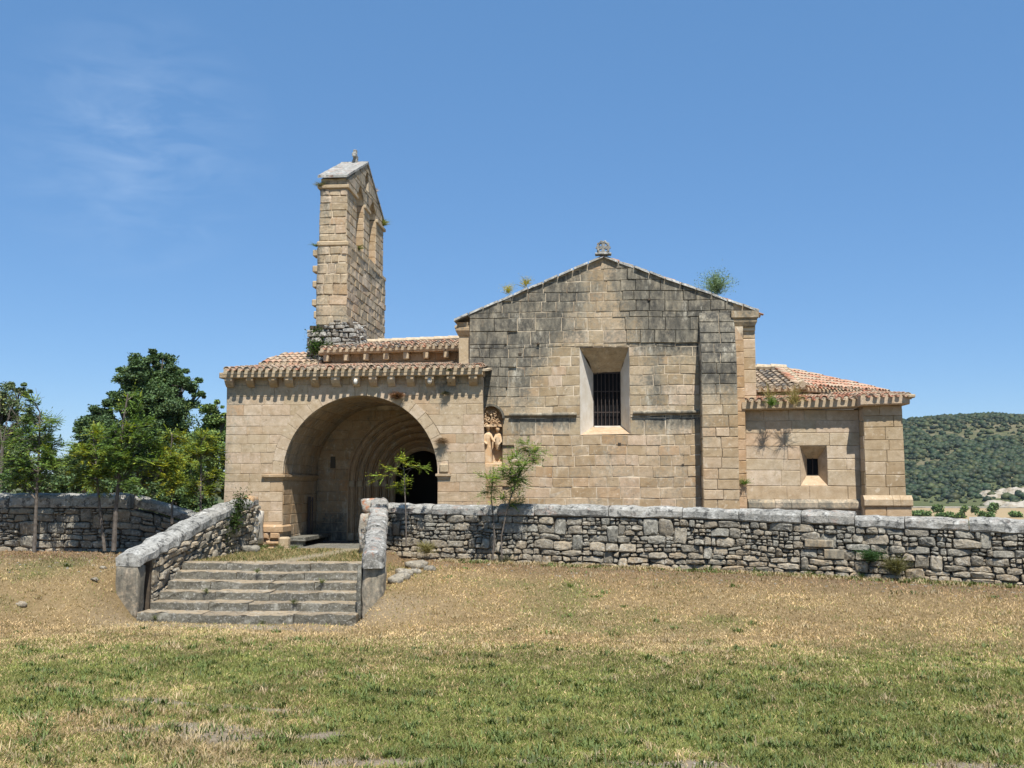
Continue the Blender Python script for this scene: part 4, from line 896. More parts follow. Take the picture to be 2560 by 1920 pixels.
roof('apse_roof', church, (3.9, 27.05, 4.22), (1, 0, .02), (0, 3, .76), 16, 9, lambda x, y, u, v: x < 5.40 + (y - 27) * .03, .5, (.55, 1))
e_ = Vector((8.51 - 5.40, 3.0, .06)); el = e_.length; eu = e_.normalized(); w_ = R1 - A1; al = w_.dot(eu); pv = w_ - eu * al; pl = pv.length
roof('apse_roof', church, tuple(A1), tuple(eu), tuple(pv), int(el / .168), int(pl / .36) + 1, lambda x, y, u, v: v < pl * (u / al if u < al else (el - u) / (el - al)) + .05, .5, (0, .7))
P('apse_ridge', join([tube([(3.9 + i * .4, 29.98, 5.12), (4.35 + i * .4, 29.98, 5.10)], [.09, .075], 8) for i in range(4)] + [tube([tuple(A1 + (R1 - A1) * (i / 8) + Vector((0, 0, .03))), tuple(A1 + (R1 - A1) * ((i + 1.1) / 8) + Vector((0, 0, .02)))], [.09, .07], 8) for i in range(8)]), M['tmortar'], church)
# verge tiles on the right slope of the nave
sl = Vector((-(3.95 - AX), 0, 1.40)).normalized()
roof('nave_roof', church, (4.00, 25.0, 5.90), (0, 1, 0), tuple(sl), 3, 11, None, 1.2, (.1, .9), base=False, mort=False)
TILES.sort(key=lambda t: t[0]); inv = {}
for pr, m_, tn, par in TILES[:300]: put('roof_tile', TILE_ME[tn], par, mw=m_)
VV, FF, TT = [], [], []; base_ = 0
for pr, m_, tn, par in TILES[300:]:
    a = np.array(m_); VV.append(TVn @ a[:3, :3].T + a[:3, 3]); FF.append(TFn + base_); base_ += len(TVn); TT.append(np.tile([[(tn + .5) / 10, 0, 0]], (len(TVn), 1)))
put('roof_tiles', fastmesh('roof_tiles', np.concatenate(VV), np.concatenate(FF), M['tile'], np.concatenate(TT)), church, 'stuff')
# the dressed blocks: the 300 largest each an object, the rest as one part
BLOCKS.sort(key=lambda t: -t[0])
for sz, (V, F, T), par in BLOCKS[:300]: part('ashlar_block', V, F, M['ash'], par, T)
V, F, T = join([b[1] for b in BLOCKS[300:]]); part('ashlar_blocks', V, F, M['ash'], church, T, kind='stuff')
print('blocks', len(BLOCKS), 'tiles', len(TILES))

# ------------------------------------------------------------ dry-stone walls
def rubble_cells(w_, h_, su, sv, jit=.42):
    """roughly bedded stones: wavy courses, mixed lengths, some stones two courses tall, some courses split into thin ones"""
    vs_ = [0.0]
    while vs_[-1] < h_: vs_.append(vs_[-1] + sv * R(.62, 1.5))
    vs_ = [v * h_ / vs_[-1] for v in vs_]; sd = R(0, 99); nr = len(vs_) - 1
    def wv(k_, u):
        if k_ <= 0: return 0.0
        if k_ >= nr: return h_
        return vs_[k_] + (nz3(u / su * .55, k_ * 7.3, sd) * .42 + nz3(u / su * 1.9, k_ * 3.1, sd + 5) * .16) * sv
    cells, blocked = [], [[] for _ in range(nr + 1)]
    def quad(u0, u1, lo, hi):
        j = min(su, u1 - u0) * .10; jv = sv * .08; um = (u0 + u1) / 2 + R(-.2, .2) * (u1 - u0)
        a, b, c, d_ = R(-j, j), R(-j, j), R(-j, j), R(-j, j)
        p = [(u0 + a, lo(u0) + R(0, jv))]
        if u1 - u0 > su * .55: p.append((um, lo(um) - R(-.3, .8) * jv))
        p += [(u1 + b, lo(u1) + R(0, jv)), (u1 + c, hi(u1) - R(0, jv) * 2)]
        if u1 - u0 > su * .4: p.append((um + R(-.15, .15) * (u1 - u0), hi(um) + R(-.5, 1.0) * jv))
        p.append((u0 + d_, hi(u0) - R(0, jv) * 2)); cells.append([(min(max(q[0], 0), w_), min(max(q[1], 0), h_)) for q in p])
    for k_ in range(nr):
        free, s = [], -R(0, su)
        for (a, b) in sorted(blocked[k_]): free.append((s, a)); s = b
        free.append((s, w_ + su * .2))
        for (a, b) in free:
            if b - a < su * .12: continue
            u = a
            while u < b - .001:
                l = su * (R(.28, .75) if random.random() < .35 else R(.7, 1.75))
                if u + l > b - su * .25: l = b - u
                u0, u1 = u, u + l; hh = vs_[k_ + 1] - vs_[k_]
                if k_ < nr - 1 and random.random() < .16 and su * .45 < l < su * 1.3:
                    quad(u0, u1, lambda x: wv(k_, x), lambda x: wv(k_ + 2, x)); blocked[k_ + 1].append((u0, u1))
                elif hh > sv * .95 and random.random() < .38:
                    m_ = R(.35, .65); mid = lambda x, m_=m_: wv(k_, x) * (1 - m_) + wv(k_ + 1, x) * m_; c1, c2 = R(.3, .7), R(.3, .7)
                    for c_, f0, f1 in ((c1, lambda x: wv(k_, x), mid), (c2, mid, lambda x: wv(k_ + 1, x))):
                        if l > su * .6: quad(u0, u0 + l * c_, f0, f1); quad(u0 + l * c_, u1, f0, f1)
                        else: quad(u0, u1, f0, f1)
                else: quad(u0, u1, lambda x: wv(k_, x), lambda x: wv(k_ + 1, x))
                u = u1
    return [c for c in cells if area(c) > .0006]
def area(p): return abs(sum(p[i][0] * p[(i + 1) % len(p)][1] - p[(i + 1) % len(p)][0] * p[i][1] for i in range(len(p)))) / 2
def stone_geo(poly, pos, dep, tone):
    cu = sum(p[0] for p in poly) / len(poly); cv = sum(p[1] for p in poly) / len(poly); q = []
    n_ = len(poly)
    for i in range(n_):
        p, r_ = poly[i], poly[(i + 1) % n_]; L_ = math.hypot(p[0] - r_[0], p[1] - r_[1])
        if L_ > .05: k1, k2 = R(.06, .24), R(.06, .24); q += [(p[0] * (1 - k1) + r_[0] * k1, p[1] * (1 - k1) + r_[1] * k1), (p[0] * k2 + r_[0] * (1 - k2), p[1] * k2 + r_[1] * (1 - k2))]
        else: q.append(((p[0] + r_[0]) / 2, (p[1] + r_[1]) / 2))
    if len(q) < 4 or area(poly) < .0006: return None
    s_ = math.sqrt(area(poly)); sh = max(.4, 1 - R(.006, .020) / s_); V = []; t1, t2 = R(-.25, .25), R(-.35, .35); m_ = len(q); ea = R(.72, .88)
    for k_, (dd, sc) in enumerate(((-.06, sh * 1.0), (dep * .45, sh * 1.0), (dep * .85, sh * .9), (dep, sh * ea * .8))):
        for (u, v) in q:
            du_, dv_ = (u - cu) * sc * (1 + (R(-.06, .06) if k_ else 0)), (v - cv) * sc * (1 + (R(-.06, .06) if k_ else 0))
            V.append(pos(cu + du_, cv + dv_, dd + ((du_ * t1 + dv_ * t2) if k_ else 0) + (R(-.008, .008) if k_ else 0)))
    V.append(pos(cu + R(-.02, .02), cv + R(-.01, .01), dep * 1.04))
    F = [(a * m_ + i, a * m_ + (i + 1) % m_, (a + 1) * m_ + (i + 1) % m_, (a + 1) * m_ + i) for a in range(3) for i in range(m_)] + [(3 * m_ + i, 3 * m_ + (i + 1) % m_, 4 * m_) for i in range(m_)]
    return V, F, [tone] * len(V)
def rubble(parent, w_, h_, su, sv, pos, keep=None, depth=(.05, .11), warmf=None, label='rubble_stone'):
    got = []
    for c in rubble_cells(w_, h_, su, sv):
        cu = sum(p[0] for p in c) / len(c); cv = sum(p[1] for p in c) / len(c)
        if keep and not keep(cu, cv): continue
        wm = warmf(cu, cv) if warmf else .3
        g_ = stone_geo(c, pos, R(*depth), (R(0, 1), 0, min(1, max(0, wm + R(-.3, .35)))))
        if g_: got.append((area(c), g_))
    fill = []
    for c in rubble_cells(w_, h_, su * .42, sv * .5):
        cu = sum(p[0] for p in c) / len(c); cv = sum(p[1] for p in c) / len(c)
        if keep and not keep(cu, cv): continue
        g_ = stone_geo(c, lambda u, v, d: pos(u, v, d - .01), R(.0, .035), (R(.3, 1), 0, R(.1, .6)))
        if g_: fill.append(g_)
    if fill: V, F, T = join(fill); part('wall_filling', V, F, M['rubble'], parent, T, kind='stuff')
    got.sort(key=lambda t: -t[0])
    for a, (V, F, T) in got[:300]: part(label, V, F, M['rubble'], parent, T)
    if got[300:]: V, F, T = join([g_[1] for g_ in got[300:]]); part(label + 's', V, F, M['rubble'], parent, T, kind='stuff')
    print(parent.name, len(got))
def polymap(pts):
    seg = []; s = 0
    for p, q in zip(pts[:-1], pts[1:]): l = math.hypot(q[0] - p[0], q[1] - p[1]); seg.append((s, l, p, q)); s += l
    def f(u):
        for (s0, l, p, q) in seg:
            if u <= s0 + l or (p, q) == (seg[-1][2], seg[-1][3]):
                t = (u - s0) / l; dx_, dy_ = (q[0] - p[0]) / l, (q[1] - p[1]) / l; return p[0] + (q[0] - p[0]) * t, p[1] + (q[1] - p[1]) * t, dx_, dy_
    return f, s
def capstones(parent, f, u0, u1, zf, lens, hw=.25, hh=.26, over=0, mat='cap', orange=0, label='capstone', tilt=0):
    u = u0; k_ = 0
    while u < u1 - .15:
        ln = R(*lens) if hasattr(lens, '__len__') else lens
        if u + ln > u1 - .3: ln = u1 - u
        prof = [(-hw * .93, 0), (-hw - .01, hh * .12), (-hw - .005, hh * .62), (-hw * .86, hh * .84), (-hw * .45, hh * .98), (0, hh), (hw * .45, hh * .98), (hw * .86, hh * .84), (hw, hh * .6), (hw * .93, 0)]
        n_ = max(4, int(ln / .11)); V, F = [], []; sd = R(0, 50); dz = R(-.015, .015); dh = R(.86, 1.1); tw = R(-.02, .02)
        for i in range(n_ + 1):
            t = i / n_; uu = u + .008 + (ln - .016) * t; x, y, dx_, dy_ = f(uu); e = .93 if i in (0, n_) else 1
            z = zf(uu) + dz
            for (a, h) in prof:
                q = nz3(uu * 3 + sd, a * 5, h * 6) * .034 + nz3(uu * 9 + sd, a * 14, h * 14) * .02
                a2, h2 = a * e + q, (h * dh * (1 - (1 - e) * .5) + q * (h > 0)) + tw * a
                V.append((x - dy_ * a2 * -1 * -1, y + dx_ * a2, z + h2))
        m_ = len(prof)
        F = [(i * m_ + j, i * m_ + j + 1, (i + 1) * m_ + j + 1, (i + 1) * m_ + j) for i in range(n_) for j in range(m_ - 1)] + [(i * m_ + m_ - 1, i * m_, (i + 1) * m_, (i + 1) * m_ + m_ - 1) for i in range(n_)]
        F += [tuple(range(m_))[::-1], tuple(n_ * m_ + j for j in range(m_))]
        part(label, V, F, M[mat], parent, (R(0, .8), orange if R(0, 1) < .5 else orange * .3, R(0, .12)), False); u += ln; k_ += 1

# right-hand wall
wall = thing('dry_stone_wall', 'long dry stone wall with grey rounded capstones running right in front of the church', 'wall', (2, 21, 0))
f, LW = polymap(WR)
def wtop(x): return float(np.interp(x, [-4.75, -4.2, -3, 2, 7.55, 12.5], [1.12, 1.10, 1.09, 1.045, .885, .73]))
def wbase(x): return float(np.interp(x, [-4.75, -3, 2, 7.55, 12.5], [.0, -.04, -.05, -.12, -.25]))
HN = 1.1
def wpos(u, v, d):
    x, y, dx_, dy_ = f(u); z0, z1 = wbase(x), wtop(x); bat = (1 - v / HN) * .10
    return (x + dy_ * (d + .16 + bat), y - dx_ * (d + .16 + bat), z0 + (z1 - z0) * v / HN)
rubble(wall, LW, HN, .27, .135, wpos, warmf=lambda u, v: .12 + .55 * sst(.75, .1, v) + .15 * sst(6, 12, u) * sst(.9, .5, v))
geos = []
for i in range(30):
    u0_, u1_ = LW * i / 30, LW * (i + 1) / 30; V = []
    for u_ in (u0_, u1_):
        for (off_, top) in ((.17, 0), (.17, 1), (-.22, 1), (-.22, 0)):
            x, y, dx_, dy_ = f(u_); V.append((x + dy_ * off_, y - dx_ * off_, wtop(x) + .01 if top else wbase(x) - .2))
    geos.append((V, [(0, 1, 5, 4), (1, 2, 6, 5), (2, 3, 7, 6), (3, 0, 4, 7)] + ([(3, 2, 1, 0)] if i == 0 else []) + ([(4, 5, 6, 7)] if i == 29 else []), (.5, 0, 0)))
P('wall_core', join(geos), M['gap'], wall)
capstones(wall, f, .05, LW, lambda u: wtop(f(u)[0]), (.75, 1.6), .25, .235, orange=.25)
for (u_, w_, h_, dz) in ((9.35, .52, .15, .66), (9.62, .36, .20, .44)):   # a few squared blocks among the rubble
    geo = block([(u_ - w_ / 2, dz), (u_ + w_ / 2, dz + .01), (u_ + w_ / 2, dz + h_), (u_ - w_ / 2, dz + h_ - .01)], wpos, .125, .015, .006, 0, (R(.1, .5), .62, .1)); P('squared_block', geo, M['ash'], wall)

# left-hand wall
wl = thing('dry_stone_wall', 'rough dry stone wall with broken grey capstones behind the saplings left of the steps', 'wall', (-12, 21.6, .2))
WLP = [(-20, 20.6), (-9.6, 21.65), (-8.3, 22.3)]; f2, LL = polymap(WLP)
def l_top(x): return float(np.interp(x, [-20, -13, -10.1, -9.7, -9.2, -8.3], [1.28, 1.24, 1.22, 1.15, .98, .85]))
def lpos(u, v, d):
    x, y, dx_, dy_ = f2(u); z0, z1 = .12, l_top(x); return (x + dy_ * (d + .2), y - dx_ * (d + .2), z0 + (z1 - z0) * v / 1.1)
rubble(wl, LL, 1.1, .32, .12, lpos, keep=lambda u, v: u > 5.0, warmf=lambda u, v: .35)
geos = []
for i in range(24):
    u0_, u1_ = LL * i / 24, LL * (i + 1) / 24; V = []
    for u_ in (u0_, u1_):
        for (off_, top) in ((.20, 0), (.20, 1), (-.3, 1), (-.3, 0)): x, y, dx_, dy_ = f2(u_); V.append((x + dy_ * off_, y - dx_ * off_, l_top(x) if top else -.2))
    geos.append((V, [(0, 1, 5, 4), (1, 2, 6, 5), (2, 3, 7, 6), (3, 0, 4, 7)], (.5, 0, 0)))
P('wall_core', join(geos), M['gap'], wl)
capstones(wl, f2, 0, 10.05, lambda u: l_top(f2(u)[0]) + .0, (1.2, 2.3), .30, .33)
capstones(wl, f2, 10.18, 11.55, lambda u: 1.28 - (u - 10.18) * .33, 1.4, .26, .27)
capstones(wl, f2, 11.6, LL, lambda u: .95, (.6, .9), .26, .2)

# stair side walls
fl = thing('stair_side_wall', 'sloping stone side wall left of the steps with a square pier at its foot', 'wall', (-8.1, 20, 0))
f3, L3 = polymap([(-8.07, 17.55), (-7.97, 23.3)])
def fl_top(u): return .35 + .175 * min(u, 3.8) + .115 * max(0, u - 3.8)
def flpos(u, v, d):
    x, y, dx_, dy_ = f3(u); z0 = -.75 + .22 * u if u < 3.2 else -.05; z1 = fl_top(u) + .02; return (x + .17 + d, y, z0 + (z1 - z0) * v)
cells = []
rubble(fl, L3 - .3, 1.0, .32, .115, lambda u, v, d: flpos(u + .36, v, d), warmf=lambda u, v: .5, depth=(.04, .09))
geos = []
for i in range(12):
    u0_, u1_ = .3 + (L3 - .3) * i / 12, .3 + (L3 - .3) * (i + 1) / 12; V = []
    for u_ in (u0_, u1_):
        for sx_, top in ((.18, 0), (.18, 1), (-.18, 1), (-.18, 0)): x, y, _, _ = f3(u_); V.append((x + sx_, y, fl_top(u_) if top else -.8))
    geos.append((V, [(0, 1, 5, 4), (1, 2, 6, 5), (2, 3, 7, 6), (3, 0, 4, 7), (3, 2, 1, 0), (4, 5, 6, 7)], (.5, 0, 0)))
P('wall_core', join(geos), M['gap'], fl)
def rough_box(name, parent, x0, x1, y0, y1, z0, z1, mat, tone, n_=5, amp=.02, taper=0, bev=.03):
    bm = bmesh.new(); bmesh.ops.create_cube(bm, size=1); bmesh.ops.subdivide_edges(bm, edges=bm.edges[:], cuts=n_, use_grid_fill=True); sd = R(0, 99)
    for v in bm.verts:
        c_ = v.co.copy(); ex = [abs(c_[i]) > .49 for i in range(3)]
        x, y, z = x0 + (c_.x + .5) * (x1 - x0), y0 + (c_.y + .5) * (y1 - y0), z0 + (c_.z + .5) * (z1 - z0)
        if sum(ex) >= 2:
            if ex[0]: x -= math.copysign(bev * .5, c_.x)
            if ex[1]: y -= math.copysign(bev * .5, c_.y)
            if ex[2]: z -= math.copysign(bev * .5, c_.z)
        q = Vector((nz3(x * 4 + sd, y * 4, z * 4), nz3(x * 4, y * 4 + sd, z * 4), nz3(x * 4, y * 4, z * 4 + sd))) * amp + Vector((nz3(x * 13 + sd, y * 13, z * 13), nz3(x * 13, y * 13 + sd, z * 13), nz3(x * 13, y * 13, z * 13 + sd))) * amp * .4
        v.co = Vector((x, y, z)) + q
    V, F = [tuple(v.co) for v in bm.verts], [tuple(v.index for v in f_.verts) for f_ in bm.faces]; bm.free()
    return part(name, V, F, M[mat], parent, tone, True)
rough_box('pier', fl, -8.27, -7.87, 17.33, 17.66, -.62, .35, 'ash', (.95, .75, .0), 5, .025)
capstones(fl, f3, -.22, L3, lambda u: fl_top(u), (1.2, 1.9), .225, .23)
rough_box('end_stone', fl, -8.02, -7.76, 22.85, 23.3, 1.10, 1.45, 'ash', (.2, .3, .9), 4, .04)
rough_box('plastered_end', fl, -8.10, -7.74, 23.0, 23.7, .35, 1.12, 'plaster', (.9, .1, 0), 4, .04)
rr = thing('stair_side_wall', 'sloping stone side wall right of the steps, its capstones spotted with orange lichen', 'wall', (-4.3, 20, 0))
f4, L4 = polymap([(-3.80, 17.55), (-4.74, 22.45)])
def fr_top(u): return .34 + .172 * u
def frpos(side):
    def g_(u, v, d):
        x, y, dx_, dy_ = f4(u); z0 = -.7 + .2 * u if u < 3.4 else 0; z1 = fr_top(u) + .02; o2 = .15 + d
        return (x - side * dy_ * -1 * o2 * 1, y + 0 * d, z0 + (z1 - z0) * v) if False else (x + side * o2, y, z0 + (z1 - z0) * v)
    return g_
rubble(rr, L4 - .3, 1.0, .3, .15, lambda u, v, d: frpos(-1)(u + .3, v, d), warmf=lambda u, v: .4, depth=(.02, .05))
geos = []
for i in range(12):
    u0_, u1_ = .28 + (L4 - .28) * i / 12, .28 + (L4 - .28) * (i + 1) / 12; V = []
    for u_ in (u0_, u1_):
        for sx_, top in ((.16, 0), (.16, 1), (-.16, 1), (-.16, 0)): x, y, _, _ = f4(u_); V.append((x + sx_, y, fr_top(u_) if top else -.8))
    geos.append((V, [(0, 1, 5, 4), (1, 2, 6, 5), (2, 3, 7, 6), (3, 0, 4, 7), (3, 2, 1, 0), (4, 5, 6, 7)], (.5, 0, 0)))
P('wall_core', join(geos), M['gap'], rr)
rough_box('pier', rr, -3.97, -3.60, 17.42, 17.75, -.62, .34, 'ash', (.95, .6, .05), 5, .025)
rough_box('pier_side_slab', rr, -4.08, -3.98, 17.45, 17.85, -.62, .34, 'step', (.5, 0, 0), 4, .015)
capstones(rr, f4, -.22, L4 + .05, lambda u: fr_top(u) - .0, (.65, .95), .19, .23, orange=.9)
rough_box('end_stone', rr, -5.10, -4.78, 22.2, 22.7, 1.12, 1.42, 'cap', (.2, 1, .4), 4, .05)
rough_box('end_stone', rr, -5.08, -4.84, 21.9, 22.4, .25, 1.12, 'cap', (.2, .8, .4), 4, .05)
rough_box('side_stone', rr, -3.78, -3.5, 18.5, 18.8, -.3, .0, 'rubble', (.2, 0, .3), 4, .06)

# ------------------------------------------------------------ steps
stc = thing('stone_staircase', 'broad flight of six worn grey stone steps up to the church porch', 'steps', (-5.9, 18.2, -.6))
tops = [-.445, -.30, -.155, -.01, .13, .27]
for i in range(6):
    y = 17.30 + .35 * i; xl, xr = fx_l(y) + (.04 + (.0, .05, .06, .04, .02, .0)[i]), fx_r(y) - .02
    st = thing('step', None, None); st.name = 'step'; st.parent = stc; st.location = Vector((0, y, tops[i])) - Vector(stc.location)
    n_ = (4, 4, 4, 4, 3, 4)[i]; cutsx = sorted([xl + (xr - xl) * (j + R(-.22, .22)) / n_ for j in range(1, n_)]); cutsx = [xl] + cutsx + [xr]
    for a, b in zip(cutsx[:-1], cutsx[1:]):
        bow = -.10 * (1 - ((a + b) / 2 + 5.95) ** 2 / 3.6) if i == 0 else 0
        bm = bmesh.new(); nx_ = max(3, int((b - a) / .14)); prof = [(.0, -.22), (.0, -.10), (.004, -.012), (.014, 0), (.2, .0), (.47, .0), (.47, -.22)]; V, F = [], []; dz, dy_, sd = R(-.012, .01), R(-.015, .015), R(0, 50)
        for q in range(nx_ + 1):
            x = a + .006 + (b - a - .012) * q / nx_; en = 1 if q in (0, nx_) else 0
            for k_, (py, pz) in enumerate(prof):
                e = nz3(x * 4 + sd, pz * 8, py * 5) * .026 + nz3(x * 11 + sd, pz * 14, 0) * .018; wear = -.02 * math.exp(-((x + 6) / .8) ** 2)
                V.append((x, y + dy_ + bow + py + (e if k_ < 3 else 0) + en * .01 * (k_ < 3), tops[i] + dz + pz + (e * .7 + wear if 1 <= k_ <= 4 else 0)))
        m_ = 7; F = [(q * m_ + j, q * m_ + (j + 1) % m_, (q + 1) * m_ + (j + 1) % m_, (q + 1) * m_ + j) for q in range(nx_) for j in range(m_)] + [tuple(range(m_))[::-1], tuple(nx_ * m_ + j for j in range(m_))]
        rt = R(.1, .9); o2 = part('step_block', V, F, M['step'], st, [(rt, 0, .85 if 3 <= (q % 7) <= 5 else .05) for q in range(len(V))], False)  # pale treads, dark risers: lit strips put into the colour along with wear
# landing
V, F = [], []; nx_, ny_ = 34, 44
for j in range(ny_ + 1):
    y = 19.25 + (23.66 - 19.25) * j / ny_
    for i in range(nx_ + 1):
        l_, r_ = fx_l(y) - .1, fx_r(y) + .1; 
        if y > 22.3: r_ = -3.4
        x = l_ + (r_ - l_) * i / nx_; V.append((x, y, .245 + .02 * nz3(x, y, 1, 1.2) - .03 * (j == 0)))
F = [(j * (nx_ + 1) + i, j * (nx_ + 1) + i + 1, (j + 1) * (nx_ + 1) + i + 1, (j + 1) * (nx_ + 1) + i) for j in range(ny_) for i in range(nx_)]
Vn = np.array(V); n1 = fbm(Vn[:, 0], Vn[:, 1], 1.6, 31)[:, None]; pm = np.exp(-((Vn[:, 0:1] + 6.1 - (Vn[:, 1:2] - 19) * .12) / .35) ** 2)
lc = np.array([.27, .21, .10]) * (1 - n1) + np.array([.16, .16, .06]) * n1; lc = lc * (1 - pm * .8) + np.array([.42, .36, .26]) * pm * .8
put('landing_ground', fastmesh('landing_ground', Vn, np.array(F), M['ground'], lc, True), kind='structure')
for i in range(7):
    a = AC - AR + .1 + i * .53; rough_box('threshold_block', church, a, a + .52, 23.48, 23.78, .1, .25, 'ash', (.95, .1, 0), 3, .012)
# little grass on the landing
nL = 9000; lx = rng.random(nL) * 3.2 - 7.75; ly = 19.3 + rng.random(nL) * 4.1; kp = rng.random(nL) > np.exp(-((lx + 6.1 - (ly - 19) * .12) / .35) ** 2); lx, ly = lx[kp], ly[kp]; n = len(lx)
hg = .03 + .05 * rng.random(n) ** 2; th = rng.random(n) * 6.28; B = np.stack([lx, ly, np.full(n, .245)], 1); wv = np.stack([np.cos(th) * .008, np.sin(th) * .008, 0 * th], 1); tp = B + np.stack([np.cos(th * 3) * hg * .8, np.sin(th * 3) * hg * .8, hg], 1)
Vb = np.stack([B - wv, B + wv, tp], 1).reshape(-1, 3); gm = (rng.random(n) < .45)[:, None]; cc_ = np.where(gm, np.array([.14, .17, .05]), np.array([.42, .31, .15])) * (.6 + .6 * rng.random((n, 1)))
o = put('landing_grass', fastmesh('landing_grass', Vb, np.arange(3 * n).reshape(n, 3), M['grass'], np.repeat(cc_, 3, 0)), kind='stuff'); tag(o, 'thin dry grass on the landing above the steps', 'grass')

# ------------------------------------------------------------ hills and valley
def hill_z(x, y):
    x, y = np.asarray(x, float), np.asarray(y, float); az = x / np.maximum(y, 1)
    amp = .30 + .70 * ss(-.12, .20, az); ridge = 71 * amp * (1 + .05 * np.sin(az * 37 + .4) + .03 * (fbm(x, y, .006, 3) - .5)) + 3.5 * np.exp(-((az - .31) / .03) ** 2)
    y0 = 520 + 25 * np.sin(x * .012); t = np.clip((y - y0) / 500, 0, 1); prof = .28 * t + .72 * ss(0, 1, t) - .06 * np.sin(t * 6.28) * 1
    return -10.6 + ridge * prof * np.where(y > y0, 1, 0) + (fbm(x, y, .012, 11) - .5) * 7 * ss(0, .2, t)
hx = np.concatenate([np.linspace(-1500, 80, 60)[:-1], np.linspace(80, 620, 150), np.linspace(620, 1800, 30)[1:]]); hy = np.concatenate([np.linspace(480, 1060, 110), np.linspace(1060, 1700, 12)[1:]])
X, Y = np.meshgrid(hx, hy); Z = hill_z(X, Y); Z = np.where(Y > 1100, Z - (Y - 1100) * .08, Z); ni, nj = len(hx), len(hy); idx = np.arange(ni * nj).reshape(nj, ni)
Fh = np.stack([idx[:-1, :-1].ravel(), idx[:-1, 1:].ravel(), idx[1:, 1:].ravel(), idx[1:, :-1].ravel()], 1)
put('hill', fastmesh('hill', np.stack([X.ravel(), Y.ravel(), Z.ravel()], 1), Fh, M['hill'], np.full((ni * nj, 3), .1), True), kind='structure')
bm = bmesh.new(); bmesh.ops.create_icosphere(bm, subdivisions=2, radius=1); IV = np.array([v.co[:] for v in bm.verts]); IF = np.array([[v.index for v in f.verts] for f in bm.faces]); bm.free()
bm = bmesh.new(); bmesh.ops.create_icosphere(bm, subdivisions=1, radius=1); JV = np.array([v.co[:] for v in bm.verts]); JF = np.array([[v.index for v in f.verts] for f in bm.faces]); bm.free()
def bush_mass(name, xs, ys, zs, rs, cols, mat, IV=JV, IF=JF, flat=.75):
    n, m = len(xs), len(IV); jit = 1 + (rng.random((n, m)) - .5) * .55; V = IV[None] * jit[..., None] * rs[:, None, None] * np.array([1, 1, flat]); V = V + np.stack([xs, ys, zs], 1)[:, None]
    F = (IF[None] + (np.arange(n) * m)[:, None, None]).reshape(-1, 3); up = np.clip(IV[:, 2] * 0 + 1, 0, 1)[None, :, None]
    return put(name, fastmesh(name, V.reshape(-1, 3), F, mat, (np.repeat(cols[:, None], m, 1) * (1 + (rng.random((n, m, 1)) - .5) * .3)).reshape(-1, 3)), kind='stuff')
NBH = 46000; az = np.where(rng.random(NBH) < .86, .22 + rng.random(NBH) * .36, -.7 + rng.random(NBH) * .95); by = 530 + rng.random(NBH) ** .8 * 560; bx = az * by
t = (by - 520) / 500; cov = fbm(bx, by, .016, 41); dens = .03 + .75 * ss(.14, .50, t) ; kp = (rng.random(NBH) < dens * 1.25 * (.03 + 1.55 * ss(.40, .60, cov) + .5 * ss(.5, .9, t))) & ~((t < .10) & (rng.random(NBH) < .93))
bx, by = bx[kp], by[kp]; n = len(bx); rs = .8 + 2.6 * rng.random(n) ** 2.6; bz = hill_z(bx, by) + rs * .35
hc = np.array([.028, .044, .018])[None] * (.55 + 1.0 * rng.random((n, 1))) + rng.random((n, 1)) ** 3 * np.array([.05, .04, .01])
o = bush_mass('hillside_scrub', bx, by, bz, rs, hc, M['oakleaf']); tag(o, 'dark oak scrub dotted over the hill beyond the church', 'scrub')
print('bushes', n)
V = [(60, 335, -9.9), (420, 335, -9.9), (470, 508, -9.9), (80, 508, -9.9)]; part('field', V, [(0, 1, 2, 3)], M['field'], None, (.5, 0, 0), kind='structure')
V = [(60, 509, -9.4), (480, 509, -9.4), (482, 516, -9.3), (60, 516, -9.3), (60, 509, -10.4), (480, 509, -10.4)]; part('track', V, [(0, 1, 2, 3), (4, 5, 1, 0)], M['cliff'], None, (.5, 0, 0), kind='structure')
def outcrop(name, label, x0, x1, y0, y1, lift, sd):
    nx_, ny_ = 46, 34; V, F = [], []
    for j in range(ny_ + 1):
        for i in range(nx_ + 1):
            s, t = i / nx_, j / ny_; x, y = x0 + (x1 - x0) * s, y0 + (y1 - y0) * t; e = (1 - (2 * s - 1) ** 4) * (1 - (2 * t - 1) ** 4); q = mn.fractal(Vector((x * .06 + sd, y * .10, sd)), 1, 2, 5)
            led = math.floor((t * 6 + q * .8)) / 6 * lift * .5
            V.append((x, y + q * 2, float(hill_z(x, y)) - 1.6 + e * (1.4 + max(-1.5, q * 2.8)) * lift * .5 + led * e * .4))
    F = [(j * (nx_ + 1) + i, j * (nx_ + 1) + i + 1, (j + 1) * (nx_ + 1) + i + 1, (j + 1) * (nx_ + 1) + i) for j in range(ny_) for i in range(nx_)]
    o = part(name, V, F, M['cliff'], None, (.5, 0, 0)); tag(o, label, 'outcrop', 'pale rock outcrops on the hill')
outcrop('rock_outcrop', 'large pale marl outcrop at the foot of the hill', 205, 262, 524, 585, 4.2, 3)
outcrop('rock_outcrop', 'smaller pale marl outcrop higher up the wooded hill', 222, 262, 612, 640, 4.6, 8)

